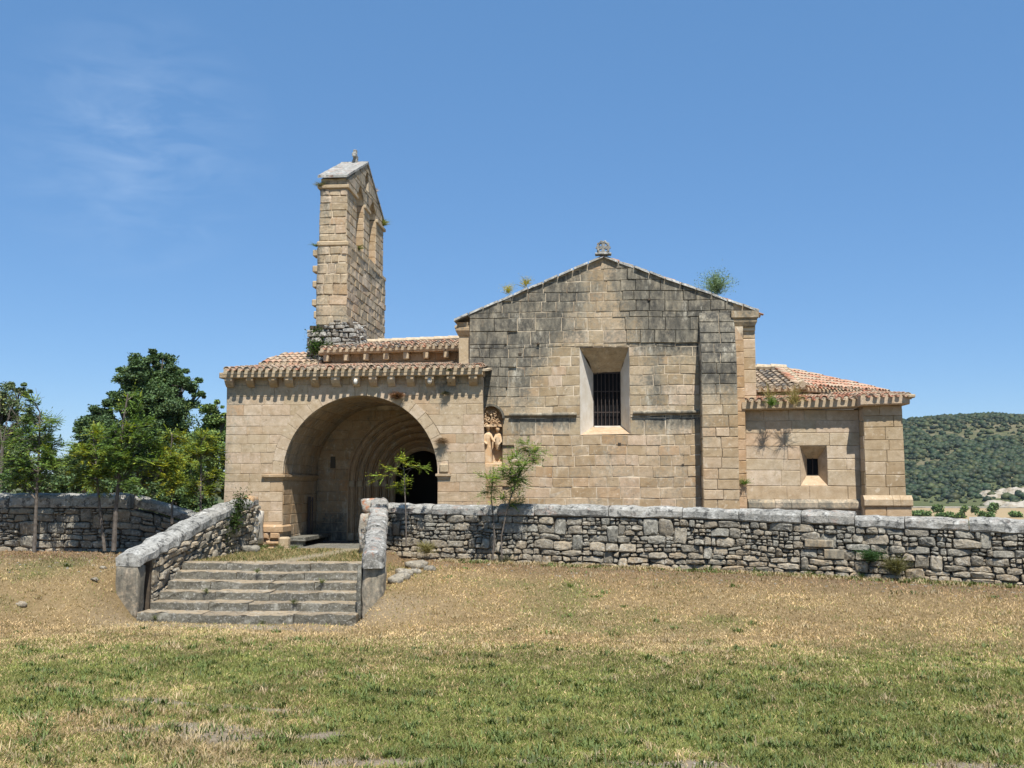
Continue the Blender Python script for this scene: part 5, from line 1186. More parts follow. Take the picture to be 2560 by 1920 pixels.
# ------------------------------------------------------------ leaves
def leafset(C, D, Nn, ln, wd, col):
    """kite-shaped leaves: centres C, long axes D, side axes Nn"""
    n = len(C); L_, W_ = D * ln[:, None], Nn * wd[:, None]; up = np.cross(D, Nn); up /= np.maximum(1e-6, np.linalg.norm(up, axis=1))[:, None]
    V = np.stack([C - L_ * .5, C + W_ * .5 - L_ * .05 + up * wd[:, None] * .12, C + L_ * .5, C - W_ * .5 - L_ * .05 + up * wd[:, None] * .12], 1).reshape(-1, 3)
    return V, np.arange(4 * n).reshape(n, 4), np.repeat(col, 4, 0)
def unit(v): return v / np.maximum(1e-9, np.linalg.norm(v, axis=-1, keepdims=True))
def crown_leaves(blobs, per, size, col, yel=.1, sub=.32, flatz=.8):
    Cs, cl = [], []
    for (x, y, z, r) in blobs:
        ns = max(8, int(26 * (r / .8) ** 1.4)); sc = unit(rng.normal(size=(ns, 3))) * (r * (.25 + .85 * rng.random((ns, 1)))) * np.array([1, 1, flatz]) + np.array([x, y, z])
        m = max(10, int(1.9 * per * r * r / ns)); sr = r * sub * (.45 + 1.15 * rng.random((ns, 1, 1)) ** 1.5)
        p = sc[:, None] + np.clip(rng.normal(size=(ns, m, 3)), -1.7, 1.7) * sr * np.array([.55, .55, .38]); Cs.append(p.reshape(-1, 3)); tn = .7 + .6 * rng.random((ns, 1, 1)); cl.append(np.repeat(tn, m, 1).reshape(-1, 1))
    C = np.concatenate(Cs); tn = np.concatenate(cl); n = len(C); D = unit(rng.normal(size=(n, 3)) * np.array([1, 1, .6])); Nn = unit(np.cross(D, rng.normal(size=(n, 3)) + np.array([0, 0, 1.2])))
    s = 1.15 * size * (.6 + .8 * rng.random(n)); c = np.array(col)[None] * tn * (.7 + .6 * rng.random((n, 1))); ye = rng.random((n, 1)) < yel; c = np.where(ye, c * np.array([1.7, 1.35, .9]), c) * 2.2
    return leafset(C, D, Nn, s, s * .62, c)
def limbs(base, blobs, r0, seg=6, fork=.45):
    b = Vector(base); cx = sum(q[0] for q in blobs) / len(blobs); cy = sum(q[1] for q in blobs) / len(blobs); cz = min(q[2] for q in blobs)
    top = Vector((cx, cy, max(cz, b.z + .8))); geos = [tube([b, b.lerp(top, .5) + Vector((R(-.1, .1), 0, 0)), top], [r0, r0 * .8, r0 * .62], seg)]
    for (x, y, z, r) in blobs:
        e = Vector((x, y, z)); s = b.lerp(top, R(.6, 1)); m = s.lerp(e, .5) + Vector((R(-.2, .2), R(-.2, .2), R(.0, .25))); geos.append(tube([s, m, e], [r0 * .42, r0 * .26, r0 * .08], 5))
        for _ in range(4): d_ = Vector((R(-1, 1), R(-1, 1), R(-.3, 1))).normalized() * r * .9; geos.append(tube([m.lerp(e, .6), e + d_ * .5, e + d_], [r0 * .13, r0 * .08, r0 * .02], 4))
    return join(geos)
def tree(name, label, cat, base, blobs, r0, per, size, col, group, yel=.1, mat='oakleaf', sub=.32):
    t = thing(name, label, cat, base, group); P('trunk', limbs(base, blobs, r0), M['bark'], t); V, F, c = crown_leaves(blobs, per, size, col, yel, sub); put('crown', fastmesh('crown', V, F, M[mat], c), t)
    return t
def dblobs(lst, Yc): 
    out_ = []
    for (p, r) in lst: k_ = p[1] / 2560 * 1.1573; out_.append((p[0], p[1] + R(-.4, .8), p[2], r * k_))
    return out_
GT = 'trees behind the left-hand wall'
tree('oak_tree', 'tallest dark green oak behind the wall, crown rising above the others', 'tree', (-18.0, 38, .1), dblobs([((-16.96, 38, 6.49), 34), ((-17.79, 38, 5.89), 36), ((-18.21, 38, 6.11), 20), ((-17.32, 38, 6.1), 38), ((-16.94, 38, 5.74), 44), ((-16.21, 38, 5.91), 30), ((-16.53, 38, 4.66), 52), ((-18.38, 38, 4.85), 30), ((-16.65, 38, 5.34), 46), ((-15.74, 38, 5.46), 34), ((-15.2, 38, 5.15), 20), ((-17.45, 38, 4.67), 50), ((-15.89, 38, 4.48), 48), ((-16.5, 38, 3.6), 60), ((-17.57, 38, 2.8), 55), ((-15.57, 38, 2.97), 55), ((-16.44, 38, 2.01), 55)], 38), .28, 8200, .082, (.042, .068, .026), GT, .06)
tree('oak_tree', 'smaller rounded dark oak left of the tallest tree', 'tree', (-20.5, 37, .1), dblobs([((-18.88, 37, 4.46), 26), ((-18.68, 37, 4.17), 34), ((-17.67, 37, 3.55), 40), ((-19.16, 37, 3.82), 34), ((-18.36, 37, 3.73), 38), ((-19.36, 37, 3.13), 30), ((-18.01, 37, 2.95), 46), ((-18.88, 37, 2.35), 44), ((-19.77, 37, 2.18), 34), ((-19.43, 37, 2.69), 40), ((-19.93, 37, 1.83), 34), ((-18.15, 37, 2.0), 50)], 37), .2, 8200, .082, (.038, .062, .026), GT, .06)
tree('oak_tree', 'thin-crowned mid green tree touching the porch corner', 'tree', (-13.2, 33, .1), dblobs([((-12.52, 33, 4.33), 22), ((-12.79, 33, 3.73), 38), ((-12.3, 33, 3.19), 34), ((-13.05, 33, 2.89), 44), ((-12.4, 33, 2.28), 40), ((-13.09, 33, 1.75), 42), ((-12.61, 33, 4.04), 30), ((-12.23, 33, 3.88), 26), ((-12.9, 33, 3.35), 44), ((-12.18, 33, 2.43), 34), ((-13.51, 33, 2.43), 46), ((-12.25, 33, 1.44), 30), ((-13.55, 33, 1.37), 32)], 33), .14, 5600, .072, (.060, .092, .028), GT, .2)
tree('oak_tree', 'pale greyish tree with bare upper twigs at the left edge', 'tree', (-22.5, 36, .1), dblobs([((-21.81, 36, 5.06), 22), ((-22.16, 36, 4.21), 45), ((-21.39, 36, 3.69), 26), ((-21.91, 36, 2.67), 52), ((-20.85, 36, 2.76), 36), ((-19.95, 36, 2.5), 36), ((-20.45, 36, 1.83), 40), ((-21.4, 36, 3.18), 44), ((-21.82, 36, 4.55), 36), ((-19.75, 36, 1.83), 36), ((-21.17, 36, 2.17), 44), ((-21.59, 36, 5.31), 26), ((-21.09, 36, 4.11), 34), ((-20.51, 36, 3.18), 36), ((-22.02, 36, 4.89), 40)], 36), .18, 5200, .075, (.062, .085, .038), GT, .15)
for j, (a, b, c, lab) in enumerate((((-17.63, 30, 1.82), (-16.31, 30, 1.75), 26, 'low dark bush over the wall at the far left'), ((-15.43, 30, 1.68), (-13.98, 30, 1.68), 26, 'low dark bush behind the wall below the tallest tree'), ((-13.11, 30, 1.47), (-11.81, 30, 1.19), 30, 'low dark bush behind the broken end of the wall'))):
    bl = [(a[0] + (b[0] - a[0]) * q / 3, 30 + R(-.5, .5), a[2] + (b[2] - a[2]) * q / 3, .42 + R(-.05, .1)) for q in range(4)] + [(a[0] + (b[0] - a[0]) * q / 3, 30.3, .9, .5) for q in range(4)]
    tree('bush', lab, 'bush', (a[0] * .5 + b[0] * .5, 30, .1), bl, .05, 4200, .08, (.045, .072, .026), 'bushes behind the left-hand wall', .1)
# bare twigs at the left edge
geos = []
for i in range(9):
    a = Vector((-20.46, 34, 3.1)); e = Vector((-19.43, 34, 4.38)) + Vector((R(-1.2, 1.0), R(-.4, .4), R(-.7, .7))); m_ = a.lerp(e, .5) + Vector((0, 0, R(0, .5))); geos.append(tube([a, a.lerp(m_, .6) + Vector((R(-.2, .2), 0, R(-.15, .15))), m_, e], [.022, .015, .009, .004], 4))
    for _ in range(4): q = m_.lerp(e, R(.2, 1)); geos.append(tube([q, q + Vector((R(-.4, .4), 0, R(.1, .5)))], [.01, .004], 3))
t = thing('dead_branches', 'bare grey twigs of a half dead tree at the left edge', 'branches', tuple((-20.4, 34, 1.82))); P('trunk', join([tube([(-20.46, 34, 1.51), (-20.46, 34, 3.1)], [.08, .05], 6)] + geos), M['bark'], t)

def sprays(points, n_, col, ln=.24, lf=.052, yel=.15, pairs=6):
    """pinnate leaves hung at points [(pos, outward dir)]"""
    C, D, N_, S, Cc = [], [], [], [], []
    for (p, d_) in points:
        p = np.array(p); d_ = unit(np.array(d_, float) + rng.normal(size=3) * .35); side = unit(np.cross(d_, [0, 0, 1.0]) + rng.normal(size=3) * .15); l = ln * (.6 + .6 * rng.random()); tone = (.7 + .6 * rng.random()); c = np.array(col) * tone * 1.7
        if rng.random() < yel: c = c * np.array([1.8, 1.35, .8])
        for i in range(pairs):
            t = (i + .8) / pairs; q = p + d_ * l * t + np.array([0, 0, -.25 * l * t * t])
            for s in (-1, 1):
                dd = unit(side * s + d_ * .45 + np.array([0, 0, -.25])); C.append(q + dd * lf * .5); D.append(dd); N_.append(unit(np.cross(dd, [0, 0, 1.0]) + rng.normal(size=3) * .25)); S.append(lf * (.75 + .4 * rng.random())); Cc.append(c * (.85 + .3 * rng.random()))
        C.append(p + d_ * l); D.append(d_); N_.append(side); S.append(lf); Cc.append(c)
    S = np.array(S) * 1.3; return leafset(np.array(C), np.array(D), np.array(N_), S, S * .42, np.array(Cc))
def sapling(label, trunk, rad, blobs, nsp, col, group, yel=.18, ln=.24, lf=.055, nbr=None, cat='sapling'):
    t = thing('sapling', label, cat, tuple(trunk[0][0]) if isinstance(trunk[0], list) else tuple(trunk[0]), group)
    trunks = trunk if isinstance(trunk[0], list) else [trunk]; geos = []; pts = []
    for tr in trunks: geos.append(tube(tr, [rad * (1 - .7 * i / (len(tr) - 1)) for i in range(len(tr))], 7))
    for (x, y, z, r) in blobs:
        c = Vector((x, y, z)); tr = min(trunks, key=lambda q: min((Vector(w_) - c).length for w_ in q)); tw = [Vector(w_) for w_ in tr]
        for _ in range(max(2, int(nsp * r * 2.2 / 12))):
            s = min((tw[i].lerp(tw[i + 1], q / 6) for i in range(len(tw) - 1) for q in range(7)), key=lambda w_: (w_ - c).length + R(0, .5) + (0 if w_.z < c.z + .1 else .6))
            e = c + Vector((R(-1, 1), R(-1, 1), R(-.75, .9))).normalized() * r * R(.5, 1); m_ = s.lerp(e, .5) + Vector((0, 0, .08)); geos.append(tube([s, m_, e], [rad * .28, rad * .18, rad * .07], 4))
            for q in range(12):
                u = R(.25, 1.02); p = (m_.lerp(e, (u - .5) * 2) if u > .5 else s.lerp(m_, u * 2)); o_ = Vector((R(-1, 1), R(-1, 1), R(-.2, .6))) + (e - s).normalized() * .9
                if (p - c).length < r * 1.5: pts.append((tuple(p), tuple(o_)))
    P('trunk', join(geos), M['bark'], t); V, F, c = sprays(pts, 0, col, ln, lf, yel); put('crown', fastmesh('crown', V, F, M['leaf'], c), t); return t
GS = 'saplings in front of the left-hand wall'
def bl(lst): return [(p[0], p[1] + R(-.35, .35), p[2], r * p[1] / 2560 * 1.1573) for p, r in lst]
sapling('leftmost sapling before the wall, slender straight trunk and light leafy crown', [(-11.71, 20.8, 0.33), (-11.71, 20.8, 1.21), (-11.7, 20.8, 2.38), (-11.72, 20.8, 3.26)], .042, bl([((-11.77, 20.8, 3.02), 32), ((-12.01, 20.8, 2.58), 42), ((-11.49, 20.8, 2.53), 40), ((-12.24, 20.8, 2.19), 42), ((-11.32, 20.8, 2.14), 32), ((-11.77, 20.8, 1.99), 42), ((-11.89, 20.8, 3.36), 18), ((-11.31, 20.8, 2.96), 16), ((-12.48, 20.8, 1.89), 32)]), 150, (.085, .135, .032), GS)
sapling('sapling with a thin trunk leaning right, second from the left before the wall', [(-10.13, 20.7, 0.36), (-10.22, 20.7, 0.93), (-10.31, 20.7, 1.55), (-10.42, 20.7, 2.37), (-10.49, 20.7, 2.86)], .036, bl([((-10.59, 20.7, 2.66), 38), ((-10.77, 20.7, 2.33), 38), ((-10.31, 20.7, 2.18), 42), ((-10.85, 20.7, 1.89), 32), ((-10.35, 20.7, 1.79), 32)]), 150, (.105, .145, .026), GS, .3)
sapling('tallest sapling before the wall, thick pale trunk and high leafy top', [(-9.84, 20.5, 0.38), (-9.83, 20.5, 1.13), (-9.79, 20.5, 1.79), (-9.77, 20.5, 2.75), (-9.66, 20.5, 3.61)], .052, bl([((-9.64, 20.5, 3.44), 24), ((-9.7, 20.5, 3.08), 36), ((-9.39, 20.5, 2.75), 38), ((-9.89, 20.5, 2.65), 38), ((-9.18, 20.5, 2.32), 36), ((-9.67, 20.5, 2.18), 44), ((-10.01, 20.5, 2.08), 30), ((-9.31, 20.5, 1.89), 34), ((-9.19, 20.5, 2.56), 24)]), 150, (.085, .135, .030), GS, .15)
sapling('sapling behind the sloping capstone with yellow green leaves', [(-8.84, 21, 0.91), (-8.85, 21, 1.41), (-8.92, 21, 2.18), (-8.9, 21, 2.77)], .028, bl([((-8.83, 21, 2.67), 26), ((-9.0, 21, 2.33), 36), ((-8.64, 21, 2.18), 32), ((-9.04, 21, 1.89), 34), ((-8.73, 21, 1.7), 30)]), 150, (.115, .150, .026), GS, .35)
sapling('rightmost sapling of the left-hand row, nearest the porch corner', [(-8.72, 22.3, 0.88), (-8.75, 22.3, 1.39), (-8.76, 22.3, 2.21), (-8.76, 22.3, 2.73)], .03, bl([((-8.71, 22.3, 2.67), 26), ((-8.86, 22.3, 2.31), 34), ((-8.51, 22.3, 2.31), 28), ((-8.69, 22.3, 1.9), 36), ((-8.95, 22.3, 1.59), 30), ((-8.47, 22.3, 1.59), 22)]), 150, (.115, .155, .030), GS, .35)
# the two in front of the right-hand wall
t = sapling('small sparse sapling in front of the dark church door', [(-3.96, 21.5, 0.44), (-3.97, 21.5, 0.97), (-4.0, 21.5, 1.55), (-4.02, 21.5, 2.03), (-4.06, 21.5, 2.17)], .018, bl([((-4.07, 21.5, 2.19), 12), ((-4.52, 21.5, 1.85), 14), ((-4.27, 21.5, 1.96), 16), ((-4.05, 21.5, 1.82), 14), ((-3.56, 21.5, 2.06), 14), ((-3.81, 21.5, 2.08), 13), ((-4.27, 21.5, 1.73), 12), ((-4.05, 21.5, 1.61), 10)]), 100, (.13, .18, .028), None, .4, .22, .042)
t = sapling('leafy young sapling with several stems in front of the gable wall', [[(-2.13, 21.35, 0.11), (-2.08, 21.35, 0.65), (-2.12, 21.35, 1.15), (-2.15, 21.35, 1.48), (-2.14, 21.35, 1.78)], [(-1.93, 21.35, 0.17), (-1.94, 21.35, 0.65), (-1.8, 21.35, 1.3), (-1.63, 21.35, 1.78), (-1.37, 21.35, 2.32), (-1.32, 21.35, 2.52)]], .02, bl([((-1.41, 21.35, 2.43), 24), ((-1.25, 21.35, 2.25), 26), ((-1.59, 21.35, 2.18), 30), ((-1.77, 21.35, 1.93), 34), ((-1.45, 21.35, 1.93), 32), ((-1.84, 21.35, 1.68), 32), ((-1.59, 21.35, 1.71), 30), ((-2.14, 21.35, 1.78), 28), ((-2.17, 21.35, 1.6), 22), ((-1.84, 21.35, 1.35), 18), ((-1.63, 21.35, 1.28), 18), ((-1.16, 21.35, 2.14), 16)]), 120, (.095, .15, .030), None, .2, .22, .042)

# ------------------------------------------------------------ small plants
def tuft(name, label, cat, c, r, n_, ln, col, wd=.006, up=.8, mat='grass', group=None, leafy=0, droop=0):
    t = thing(name, label, cat, tuple(c), group); c = np.array(c); th = rng.random(n_) * 6.283; e = rng.random(n_); dr = unit(np.stack([np.cos(th) * (1.1 - up * e), np.sin(th) * (1.1 - up * e) - .15, up * (.3 + e) - droop], 1)); B = c + rng.normal(size=(n_, 3)) * r * .25
    l = ln * (.5 + .7 * rng.random(n_)); M1 = B + dr * l[:, None] * .55; T1 = B + dr * l[:, None] + np.stack([dr[:, 0], dr[:, 1], -.4 * np.ones(n_)], 1) * l[:, None] * .18; sd = unit(np.cross(dr, rng.normal(size=(n_, 3)))) * wd
    V = np.stack([B - sd, B + sd, M1 + sd * .8, M1 - sd * .8, T1], 1).reshape(-1, 3); k_ = np.arange(n_)[:, None] * 5; F = np.concatenate([k_ + np.array([[0, 1, 2]]), k_ + np.array([[0, 2, 3]]), k_ + np.array([[3, 2, 4]])])
    cc = np.array(col)[None] * (.6 + .8 * rng.random((n_, 1))); put('stems', fastmesh('stems', V, F, M[mat], np.repeat(cc, 5, 0)), t)
    if leafy:
        C = np.concatenate([M1, T1]) [rng.integers(0, 2 * n_, leafy)] + rng.normal(size=(leafy, 3)) * r * .22; D = unit(rng.normal(size=(leafy, 3))); N_ = unit(np.cross(D, rng.normal(size=(leafy, 3)))); s = (.03 + .03 * rng.random(leafy)) * max(.5, r / .3)
        V, F, c2 = leafset(C, D, N_, s, s * .55, np.array(col)[None] * (.6 + .9 * rng.random((leafy, 1)))); put('leaves', fastmesh('leaves', V, F, M['leaf'], c2), t)
    return t
tuft('fennel_plant', 'bushy pale green fennel growing on the right slope of the gable', 'plant', (3.0, 25.1, 6.47),   .22, 220, .44, (.20, .28, .15), .006, .95, leafy=2600)
tuft('yellow_plant', 'yellow flowering tuft low on the left slope of the gable', 'plant', (-2.12, 25.1, 6.51), .15, 70, .22, (.42, .36, .05), .006, leafy=380)
tuft('yellow_plant', 'yellow flowering tuft higher on the left slope of the gable', 'plant', (-1.69, 25.1, 6.68), .15, 70, .20, (.44, .37, .05), .006, leafy=380)
tuft('dry_tuft', 'round brown dried tuft on the crown of the porch arch', 'plant', (-4.64, 23.86, 3.82), .13, 700, .17, (.22, .115, .06), .004, .3, droop=.1)
tuft('dry_tuft', 'brown dried tuft on the right haunch of the porch arch', 'plant', (-3.58, 23.9, 2.78), .10, 380, .17, (.25, .17, .10), .004, .1, droop=.35)
tuft('dry_tuft', 'small dark hanging tuft above the arch, right of the crown', 'plant', (-3.51, 23.9, 3.89), .07, 160, .11, (.12, .11, .05), .004, .1, droop=.3)
tuft('moss_tuft', 'dark moss cushion under the cornice near the carved head', 'plant', (-3.42, 23.9, 4.14), .05, 120, .07, (.03, .04, .02), .004, .1, droop=.3)
tuft('moss_tuft', 'dark moss tuft hanging from the cornice above the right corbels', 'plant', (-3.38, 23.62, 4.4), .05, 120, .08, (.05, .07, .025), .004, .1, droop=.3)
tuft('fern', 'bright green fern rooted in the annex eave', 'plant', (4.17, 24.4, 3.6),   .12, 110, .22, (.12, .21, .03), .005, .9, mat='leaf', leafy=260, droop=.0)
tuft('grass_stalks', 'tall straw stalks in the annex eave left of the fern', 'plant', (4.1, 24.45, 3.74), .06, 40, .5, (.36, .30, .12), .004, 1.1)
tuft('grass_stalks', 'thick clump of straw stalks in the annex eave right of the fern', 'plant', (4.69, 24.4, 3.64), .12, 150, .5, (.38, .31, .12), .004, 1.0, leafy=60)
tuft('ledge_plant', 'tuft on the near end of the bell gable cornice', 'plant', (-7.58, 27.45, 10.04), .08, 110, .2, (.20, .19, .08), .006, .5, leafy=60)
tuft('ledge_plant', 'bluish twig tuft on the left edge of the bell gable', 'plant', (-7.69, 27.5, 8.34), .06, 70, .16, (.14, .20, .14), .006, .4, leafy=50)
tuft('ledge_plant', 'green yellow cushion on the far cornice end of the bell gable', 'plant', (-6.83, 32.3, 10.19), .16, 220, .22, (.24, .25, .06), .008, .4, leafy=240)
tuft('ledge_plant', 'green tuft on the sill of the nearer bell opening', 'plant', (-6.83, 28.9, 8.57), .1, 120, .2, (.20, .22, .07), .007, .4, leafy=90)
tuft('ledge_plant', 'straw tuft on the far slope of the bell gable roof', 'plant', (-6.87, 31.2, 10.95), .08, 90, .16, (.42, .30, .14), .006, .4)
tuft('wall_plant', 'small green sprig climbing the corner beside the annex', 'plant', (3.5, 24.6, 1.75), .07, 60, .2, (.13, .20, .04), .006, .6, leafy=130)
tuft('wall_weed', 'dense green bush growing out of the foot of the right-hand wall', 'plant', (5.03, 19.5, 0.41), .15, 240, .2, (.05, .10, .03), .006, .4, leafy=1100)
tuft('wall_weed', 'olive dry bush at the foot of the right-hand wall', 'plant', (5.43, 19.3, 0.21), .2, 420, .26, (.16, .15, .06), .005, .7, leafy=300)
tuft('wall_weed', 'yellowish weeds at the wall foot below the church door', 'plant', (-3.56, 21.6, 0.36), .18, 300, .2, (.26, .23, .09), .005, .6, leafy=120)
tuft('wall_weed', 'dark weeds between the stems of the leafy sapling', 'plant', (-1.85, 21.4, 0.11), .15, 220, .22, (.12, .12, .07), .004, .9)
for i in range(8): tuft('wall_weed', 'green weed at the foot of the long wall below the ' + ('gable window', 'buttress', 'annex corner', 'small window', 'dark green weed bush')[i] if i < 5 else ('leftmost', 'middle', 'rightmost')[i - 5] + ' of the three green weeds along the porch threshold', 'plant', (2.2 + i * .9, wr_y(2.2 + i * .9) - .35, ground_z(2.2 + i * .9, wr_y(2.2 + i * .9) - .35)) if i < 5 else (-7.6 + (i - 5) * .35, 23.35, .25), .1, 90, .13, (.14, .18, .05), .006, .6, group='weeds along the foot of the right-hand wall' if i < 5 else 'weeds along the porch threshold', leafy=60)
for i, (x, y, z_, lab) in enumerate(((-6.9, 17.98, -.16, 'tiny grass tuft in a joint of the third step, left half'), (-5.2, 17.64, -.30, 'tiny grass tuft in a joint of the second step, right half'), (-6.2, 18.66, .13, 'tiny grass tuft at the middle of the fifth step'), (-4.9, 18.33, -.01, 'tiny grass tuft at the right end of the fourth step'), (-7.5, 17.25, -.55, 'grass tuft at the left foot of the bottom step'), (-5.6, 17.2, -.6, 'grass tuft at the foot of the bottom step near its middle'))): tuft('step_weed', lab, 'plant', (x, y, z_), .06, 50, .09, (.15, .17, .06), .004, .7)
# ivy on the left stair wall and creeper at the tower's foot
def creeper(label, pts, n_, spread, col, size=.055):
    t = thing('ivy', label, 'ivy', tuple(pts[0])); p = np.array(pts); i = rng.integers(0, len(p) - 1, n_); u = rng.random((n_, 1)); C = p[i] * (1 - u) + p[i + 1] * u + rng.normal(size=(n_, 3)) * spread
    D = unit(rng.normal(size=(n_, 3)) + np.array([0, 0, -.6])); N_ = unit(np.cross(D, np.array([.4, -1, .3]) + rng.normal(size=(n_, 3)) * .4)); s = size * (.6 + .7 * rng.random(n_)); V, F, c = leafset(C, D, np.cross(D, N_), s, s * .8, np.array(col)[None] * (.5 + 1.0 * rng.random((n_, 1))))
    put('leaves', fastmesh('leaves', V, F, M['leaf'], c), t); P('stem', join([tube([tuple(q) for q in pts], .01, 4)]), M['bark'], t)
creeper('green ivy hanging over the upper end of the left stair wall', [(-7.68, 22, 1.47), (-7.73, 21.9, 1.26), (-7.84, 21.8, 1.1), (-7.89, 21.4, 1.03), (-7.78, 21.8, 0.89), (-7.85, 21.5, 0.89)], 1900, (.10, .06, .10), (.065, .105, .03))
creeper('thin ivy trailing from the ivy clump down to the rubble', [(-7.81, 21.2, 0.88), (-7.81, 21.3, 0.71), (-7.82, 21.3, 0.5)], 260, (.06, .05, .06), (.08, .10, .035))
creeper('green creeper at the left foot of the bell gable', [(-7.62, 27.2, 5.77), (-7.48, 27.2, 5.88), (-7.55, 27.2, 5.58), (-7.6, 27, 5.39), (-7.15, 27, 5.44)], 1500, (.10, .06, .10), (.07, .125, .03))
# rough masonry stump under the bell gable
stump = P('tower_stump', box(-7.74, -6.5, 27.2, 28.6, 4.9, 6.05), M['gap'])
got = []
def ste(u, v): return v < 6.08 + .10 * math.sin(u * 7) - .25 * (u < -7.5)
for pf, a, b in ((front(27.18), -7.8, -6.42), (lambda u, v, d: (-6.48 + d, u, v), 27.2, 28.6)):
    for c in rubble_cells(b - a, 1.3, .26, .11):
        c = [(p[0] + a, p[1] + 4.9) for p in c]; cu = sum(p[0] for p in c) / len(c); cv = sum(p[1] for p in c) / len(c)
        if ste(cu, cv):
            g_ = stone_geo(c, pf, R(.04, .12), (R(0, .6), 0, R(0, .3)))
            if g_: part('rubble_stone', g_[0], g_[1], M['cap'], stump, g_[2])
# loose stones
GL_ = 'fallen stones beside the right pier of the steps'
for i, (px, py, yv, s) in enumerate(((1975, 520, 19.6, .22), (1950, 650, 18.6, .15), (2000, 640, 18.8, .12), (1935, 700, 18.3, .15), (1920, 610, 18.8, .13), (2080, 585, 19.2, .12), (1905, 745, 18.1, .14))):
    x = -3.45 + (px - 1930) * .0028 + (yv - 18) * -.05; z = ground_z(x, yv); rough_box('fallen_stone', None, x - s, x + s, yv - s * .6, yv + s * .6, z - .04, z + s * .7, 'rubble', (R(0, .5), 0, R(.1, .6)), 3, s * .2, bev=s * .35)
    o = bpy.context.scene.objects[-1] if False else COL.objects[-1]; tag(o, ('fallen stone farthest back against the long wall, right of the steps', 'fallen stone just behind the right pier of the steps', 'smallest rounded fallen stone in the middle of the scatter', 'large pale fallen stone beside the right pier', 'flat fallen stone leaning at the right stair wall', 'rightmost of the fallen stones beside the steps', 'nearest of the fallen stones, at the foot of the right pier')[i], 'stone', GL_)
for i, (x, y, s, lab) in enumerate(((-8.55, 17.1, .06, 'small pale stone in the straw just left of the left pier'), (-8.75, 17.9, .06, 'small pale stone on the bank above the left pier'), (-9.3, 16.2, .09, 'flat grey stone half sunk in the bank left of the steps'), (-7.9, 20.6, .2, 'grey block lying on the landing against the left stair wall'), (-7.55, 22.2, .2, 'pale block lying on the landing near the porch corner'), (-7.9, 22.0, .18, 'grey block leaning at the head of the left stair wall'))):
    z = ground_z(x, y) if i < 3 else .245; rough_box('loose_stone', None, x - s, x + s, y - s * .6, y + s * .6, z - .03, z + s * .8, 'rubble', (R(0, .5), 0, R(.1, .6)), 3, .04, bev=.05); tag(COL.objects[-1], lab, 'stone')
# litter of tiny stones on the bare ground under the wall
geos = []
for i in range(420):
    x = R(-3.4, 9); y = wr_y(x) - R(.25, 2.0) ** 1.0; 
    if i > 260: x = R(-13, -8.3); y = R(18, 21)
    z = ground_z(x, y); s = R(.012, .035); geos.append(([(x + v[0] * s * R(.7, 1.3), y + v[1] * s * R(.7, 1.2), z + v[2] * s * .6) for v in JV[:12]], [tuple(f_) for f_ in JF[:0]], (R(0, 1), 0, .3)))
geos = []
for i in range(420):
    x = R(-3.4, 9); y = wr_y(x) - R(.3, 2.2)
    if i > 260: x = R(-13, -8.6); y = R(17.5, 21)
    z = ground_z(x, y); s = R(.010, .032); geos.append(([(x + v[0] * s * R(.7, 1.3), y + v[1] * s * R(.7, 1.2), z + v[2] * s * .6) for v in JV], [tuple(int(q) for q in f_) for f_ in JF], (R(0, 1), 0, .3)))
for i in range(520):
    px, py, rx, ry_ = random.choice(((-2.7, 7.6, .8, .30), (.55, 6.72, .5, .16), (2.6, 6.75, .6, .12), (-.9, 6.75, .7, .16), (-3.1, 8.6, 1.2, .16), (-6, 16.6, 1.6, .35))); x, y = px + rng.normal() * rx * .6, py + rng.normal() * ry_ * .6
    s = R(.004, .014) * (2 if py > 15 else 1); z = ground_z(x, y); geos.append(([(x + v[0] * s * R(.7, 1.3), y + v[1] * s * R(.7, 1.2), z + v[2] * s * .6) for v in JV], [tuple(int(q) for q in f_) for f_ in JF], (R(0, .4), 0, .3)))
V, F, T = join(geos); o = part('gravel', V, F, M['rubble'], None, T, kind='stuff'); tag(o, 'scattered stone chips on the bare bank below the walls', 'gravel')

# ------------------------------------------------------------ field trees and shrubs far off
FT = (((1690, 1108), 395, 3.4, 'bushy field tree with a pale trunk, leftmost of the close pair beyond the wall'), ((1757, 1108), 395, 3.2, 'field tree with a pale trunk, right one of the close pair beyond the wall'), ((1868, 1122), 380, 4.6, 'lone spreading field tree nearest the marl outcrop'), ((1515, 1118), 385, 4.2, 'dense dark field tree nearest the church corner'))
FP = ((136.77, 395, -9.35), (140.54, 395, -9.34), (141.17, 380, -9.68), (123.65, 385, -9.66))
for (q, yv, h, lab), p in zip(FT, FP):
    b = (p[0], yv, -10.1); bls = [(p[0] + R(-1, 1) * h * .28, yv + R(-.5, .5), -10 + h * R(.5, .9), h * R(.2, .3)) for _ in range(7)]
    tree('field_tree', lab, 'tree', b, bls, .28, 260, .5, (.06, .09, .03), 'trees in the stubble field', .1, sub=.4)
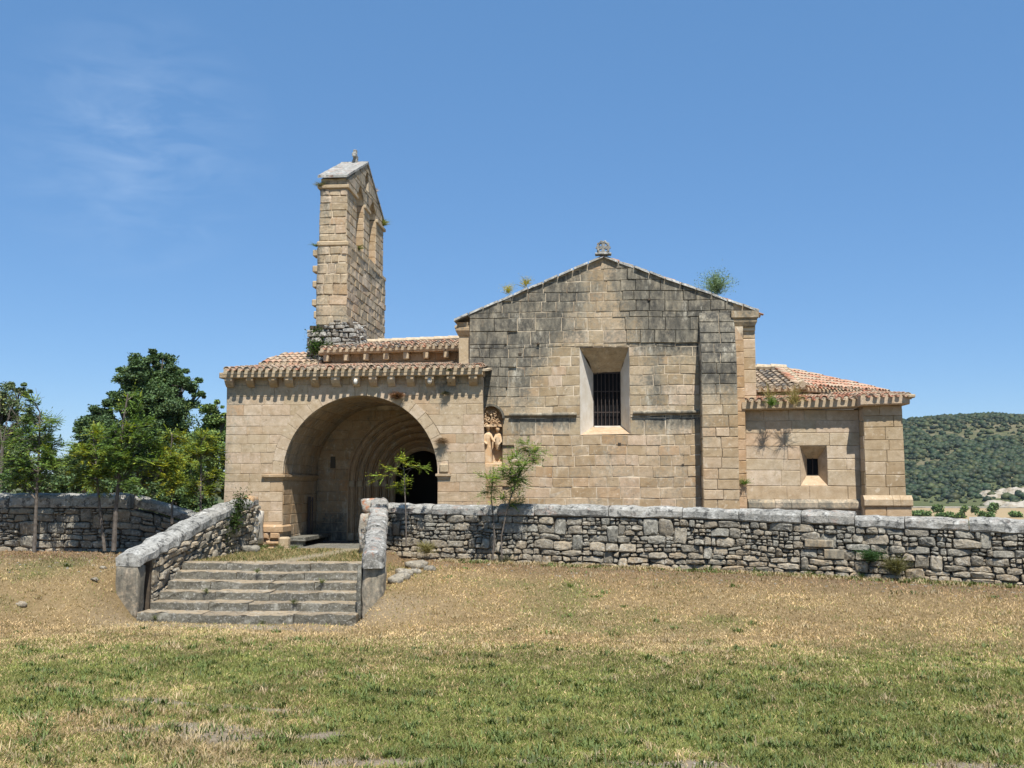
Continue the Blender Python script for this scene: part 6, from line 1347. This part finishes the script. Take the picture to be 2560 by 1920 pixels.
for i, p in enumerate(((117.42, 380, -9.52), (121.86, 372, -9.48), (115.89, 384, -9.76), (134.91, 370, -9.71), (144.89, 370, -9.69), (122.02, 360, -9.74), (114.24, 384, -9.65))):
    yv = (380, 372, 384, 370, 370, 360, 384)[i]; bls = [(p[0] + R(-1, 1) * 2.4, yv, -9.6 + R(0, .9), R(.9, 1.4)) for _ in range(5)]
    tree('field_shrub', 'low green shrub, ' + ('third', 'fourth', 'second', 'sixth', 'rightmost', 'fifth', 'leftmost')[i] + ' from the left on the near edge of the stubble field' if i not in (4, 6) else ('rightmost' if i == 4 else 'leftmost') + ' low green shrub on the near edge of the stubble field', 'shrub', (p[0], yv, -10.1), bls, .08, 90, .5, (.06, .095, .03), 'shrubs along the near edge of the field', .1, sub=.4)
# vents, putlog holes: dark blocks on the front, shade put into their colour
for (x, z, s) in ((-1.8, 4.9, .045), (3.1, 4.35, .04), (3.2, 3.8, .045), (2.9, 3.8, .04), (2.8, 3.4, .035), (2.85, 4.5, .04), (-1.35, 5.15, .035), (1.35, 6.2, .035), (.6, 2.7, .04), (2.1, 2.2, .035)):
    yv = GY - .335 if x > 2.5 else GY - .02 - (.05 if z > 5.14 else 0)
    P('putlog_hole', box(x - s, x + s, yv - .004, yv + .05, z - s * .8, z + s * .8, .01), M['gap'], gable)
print('meshes', len(bpy.data.meshes), 'objects', len(COL.objects))

# ------------------------------------------------------------ air
hz = part('haze', *(box(-2700, 2700, -2700, 2700, -16, 95)[:2]), None, None) if False else None
V, F, _ = box(-2700, 2700, -2700, 2700, -24, 90)
hm = bpy.data.materials.new('thin_air'); hm.use_nodes = True; ht = hm.node_tree; ht.nodes.clear()
ho = ht.nodes.new('ShaderNodeOutputMaterial'); hv = ht.nodes.new('ShaderNodeVolumePrincipled'); hv.inputs['Color'].default_value = (.72, .84, 1, 1); hv.inputs['Density'].default_value = .00006; hv.inputs['Anisotropy'].default_value = .2
ht.links.new(hv.outputs[0], ho.inputs['Volume'])
part('haze', V, F, hm, None, kind='stuff')
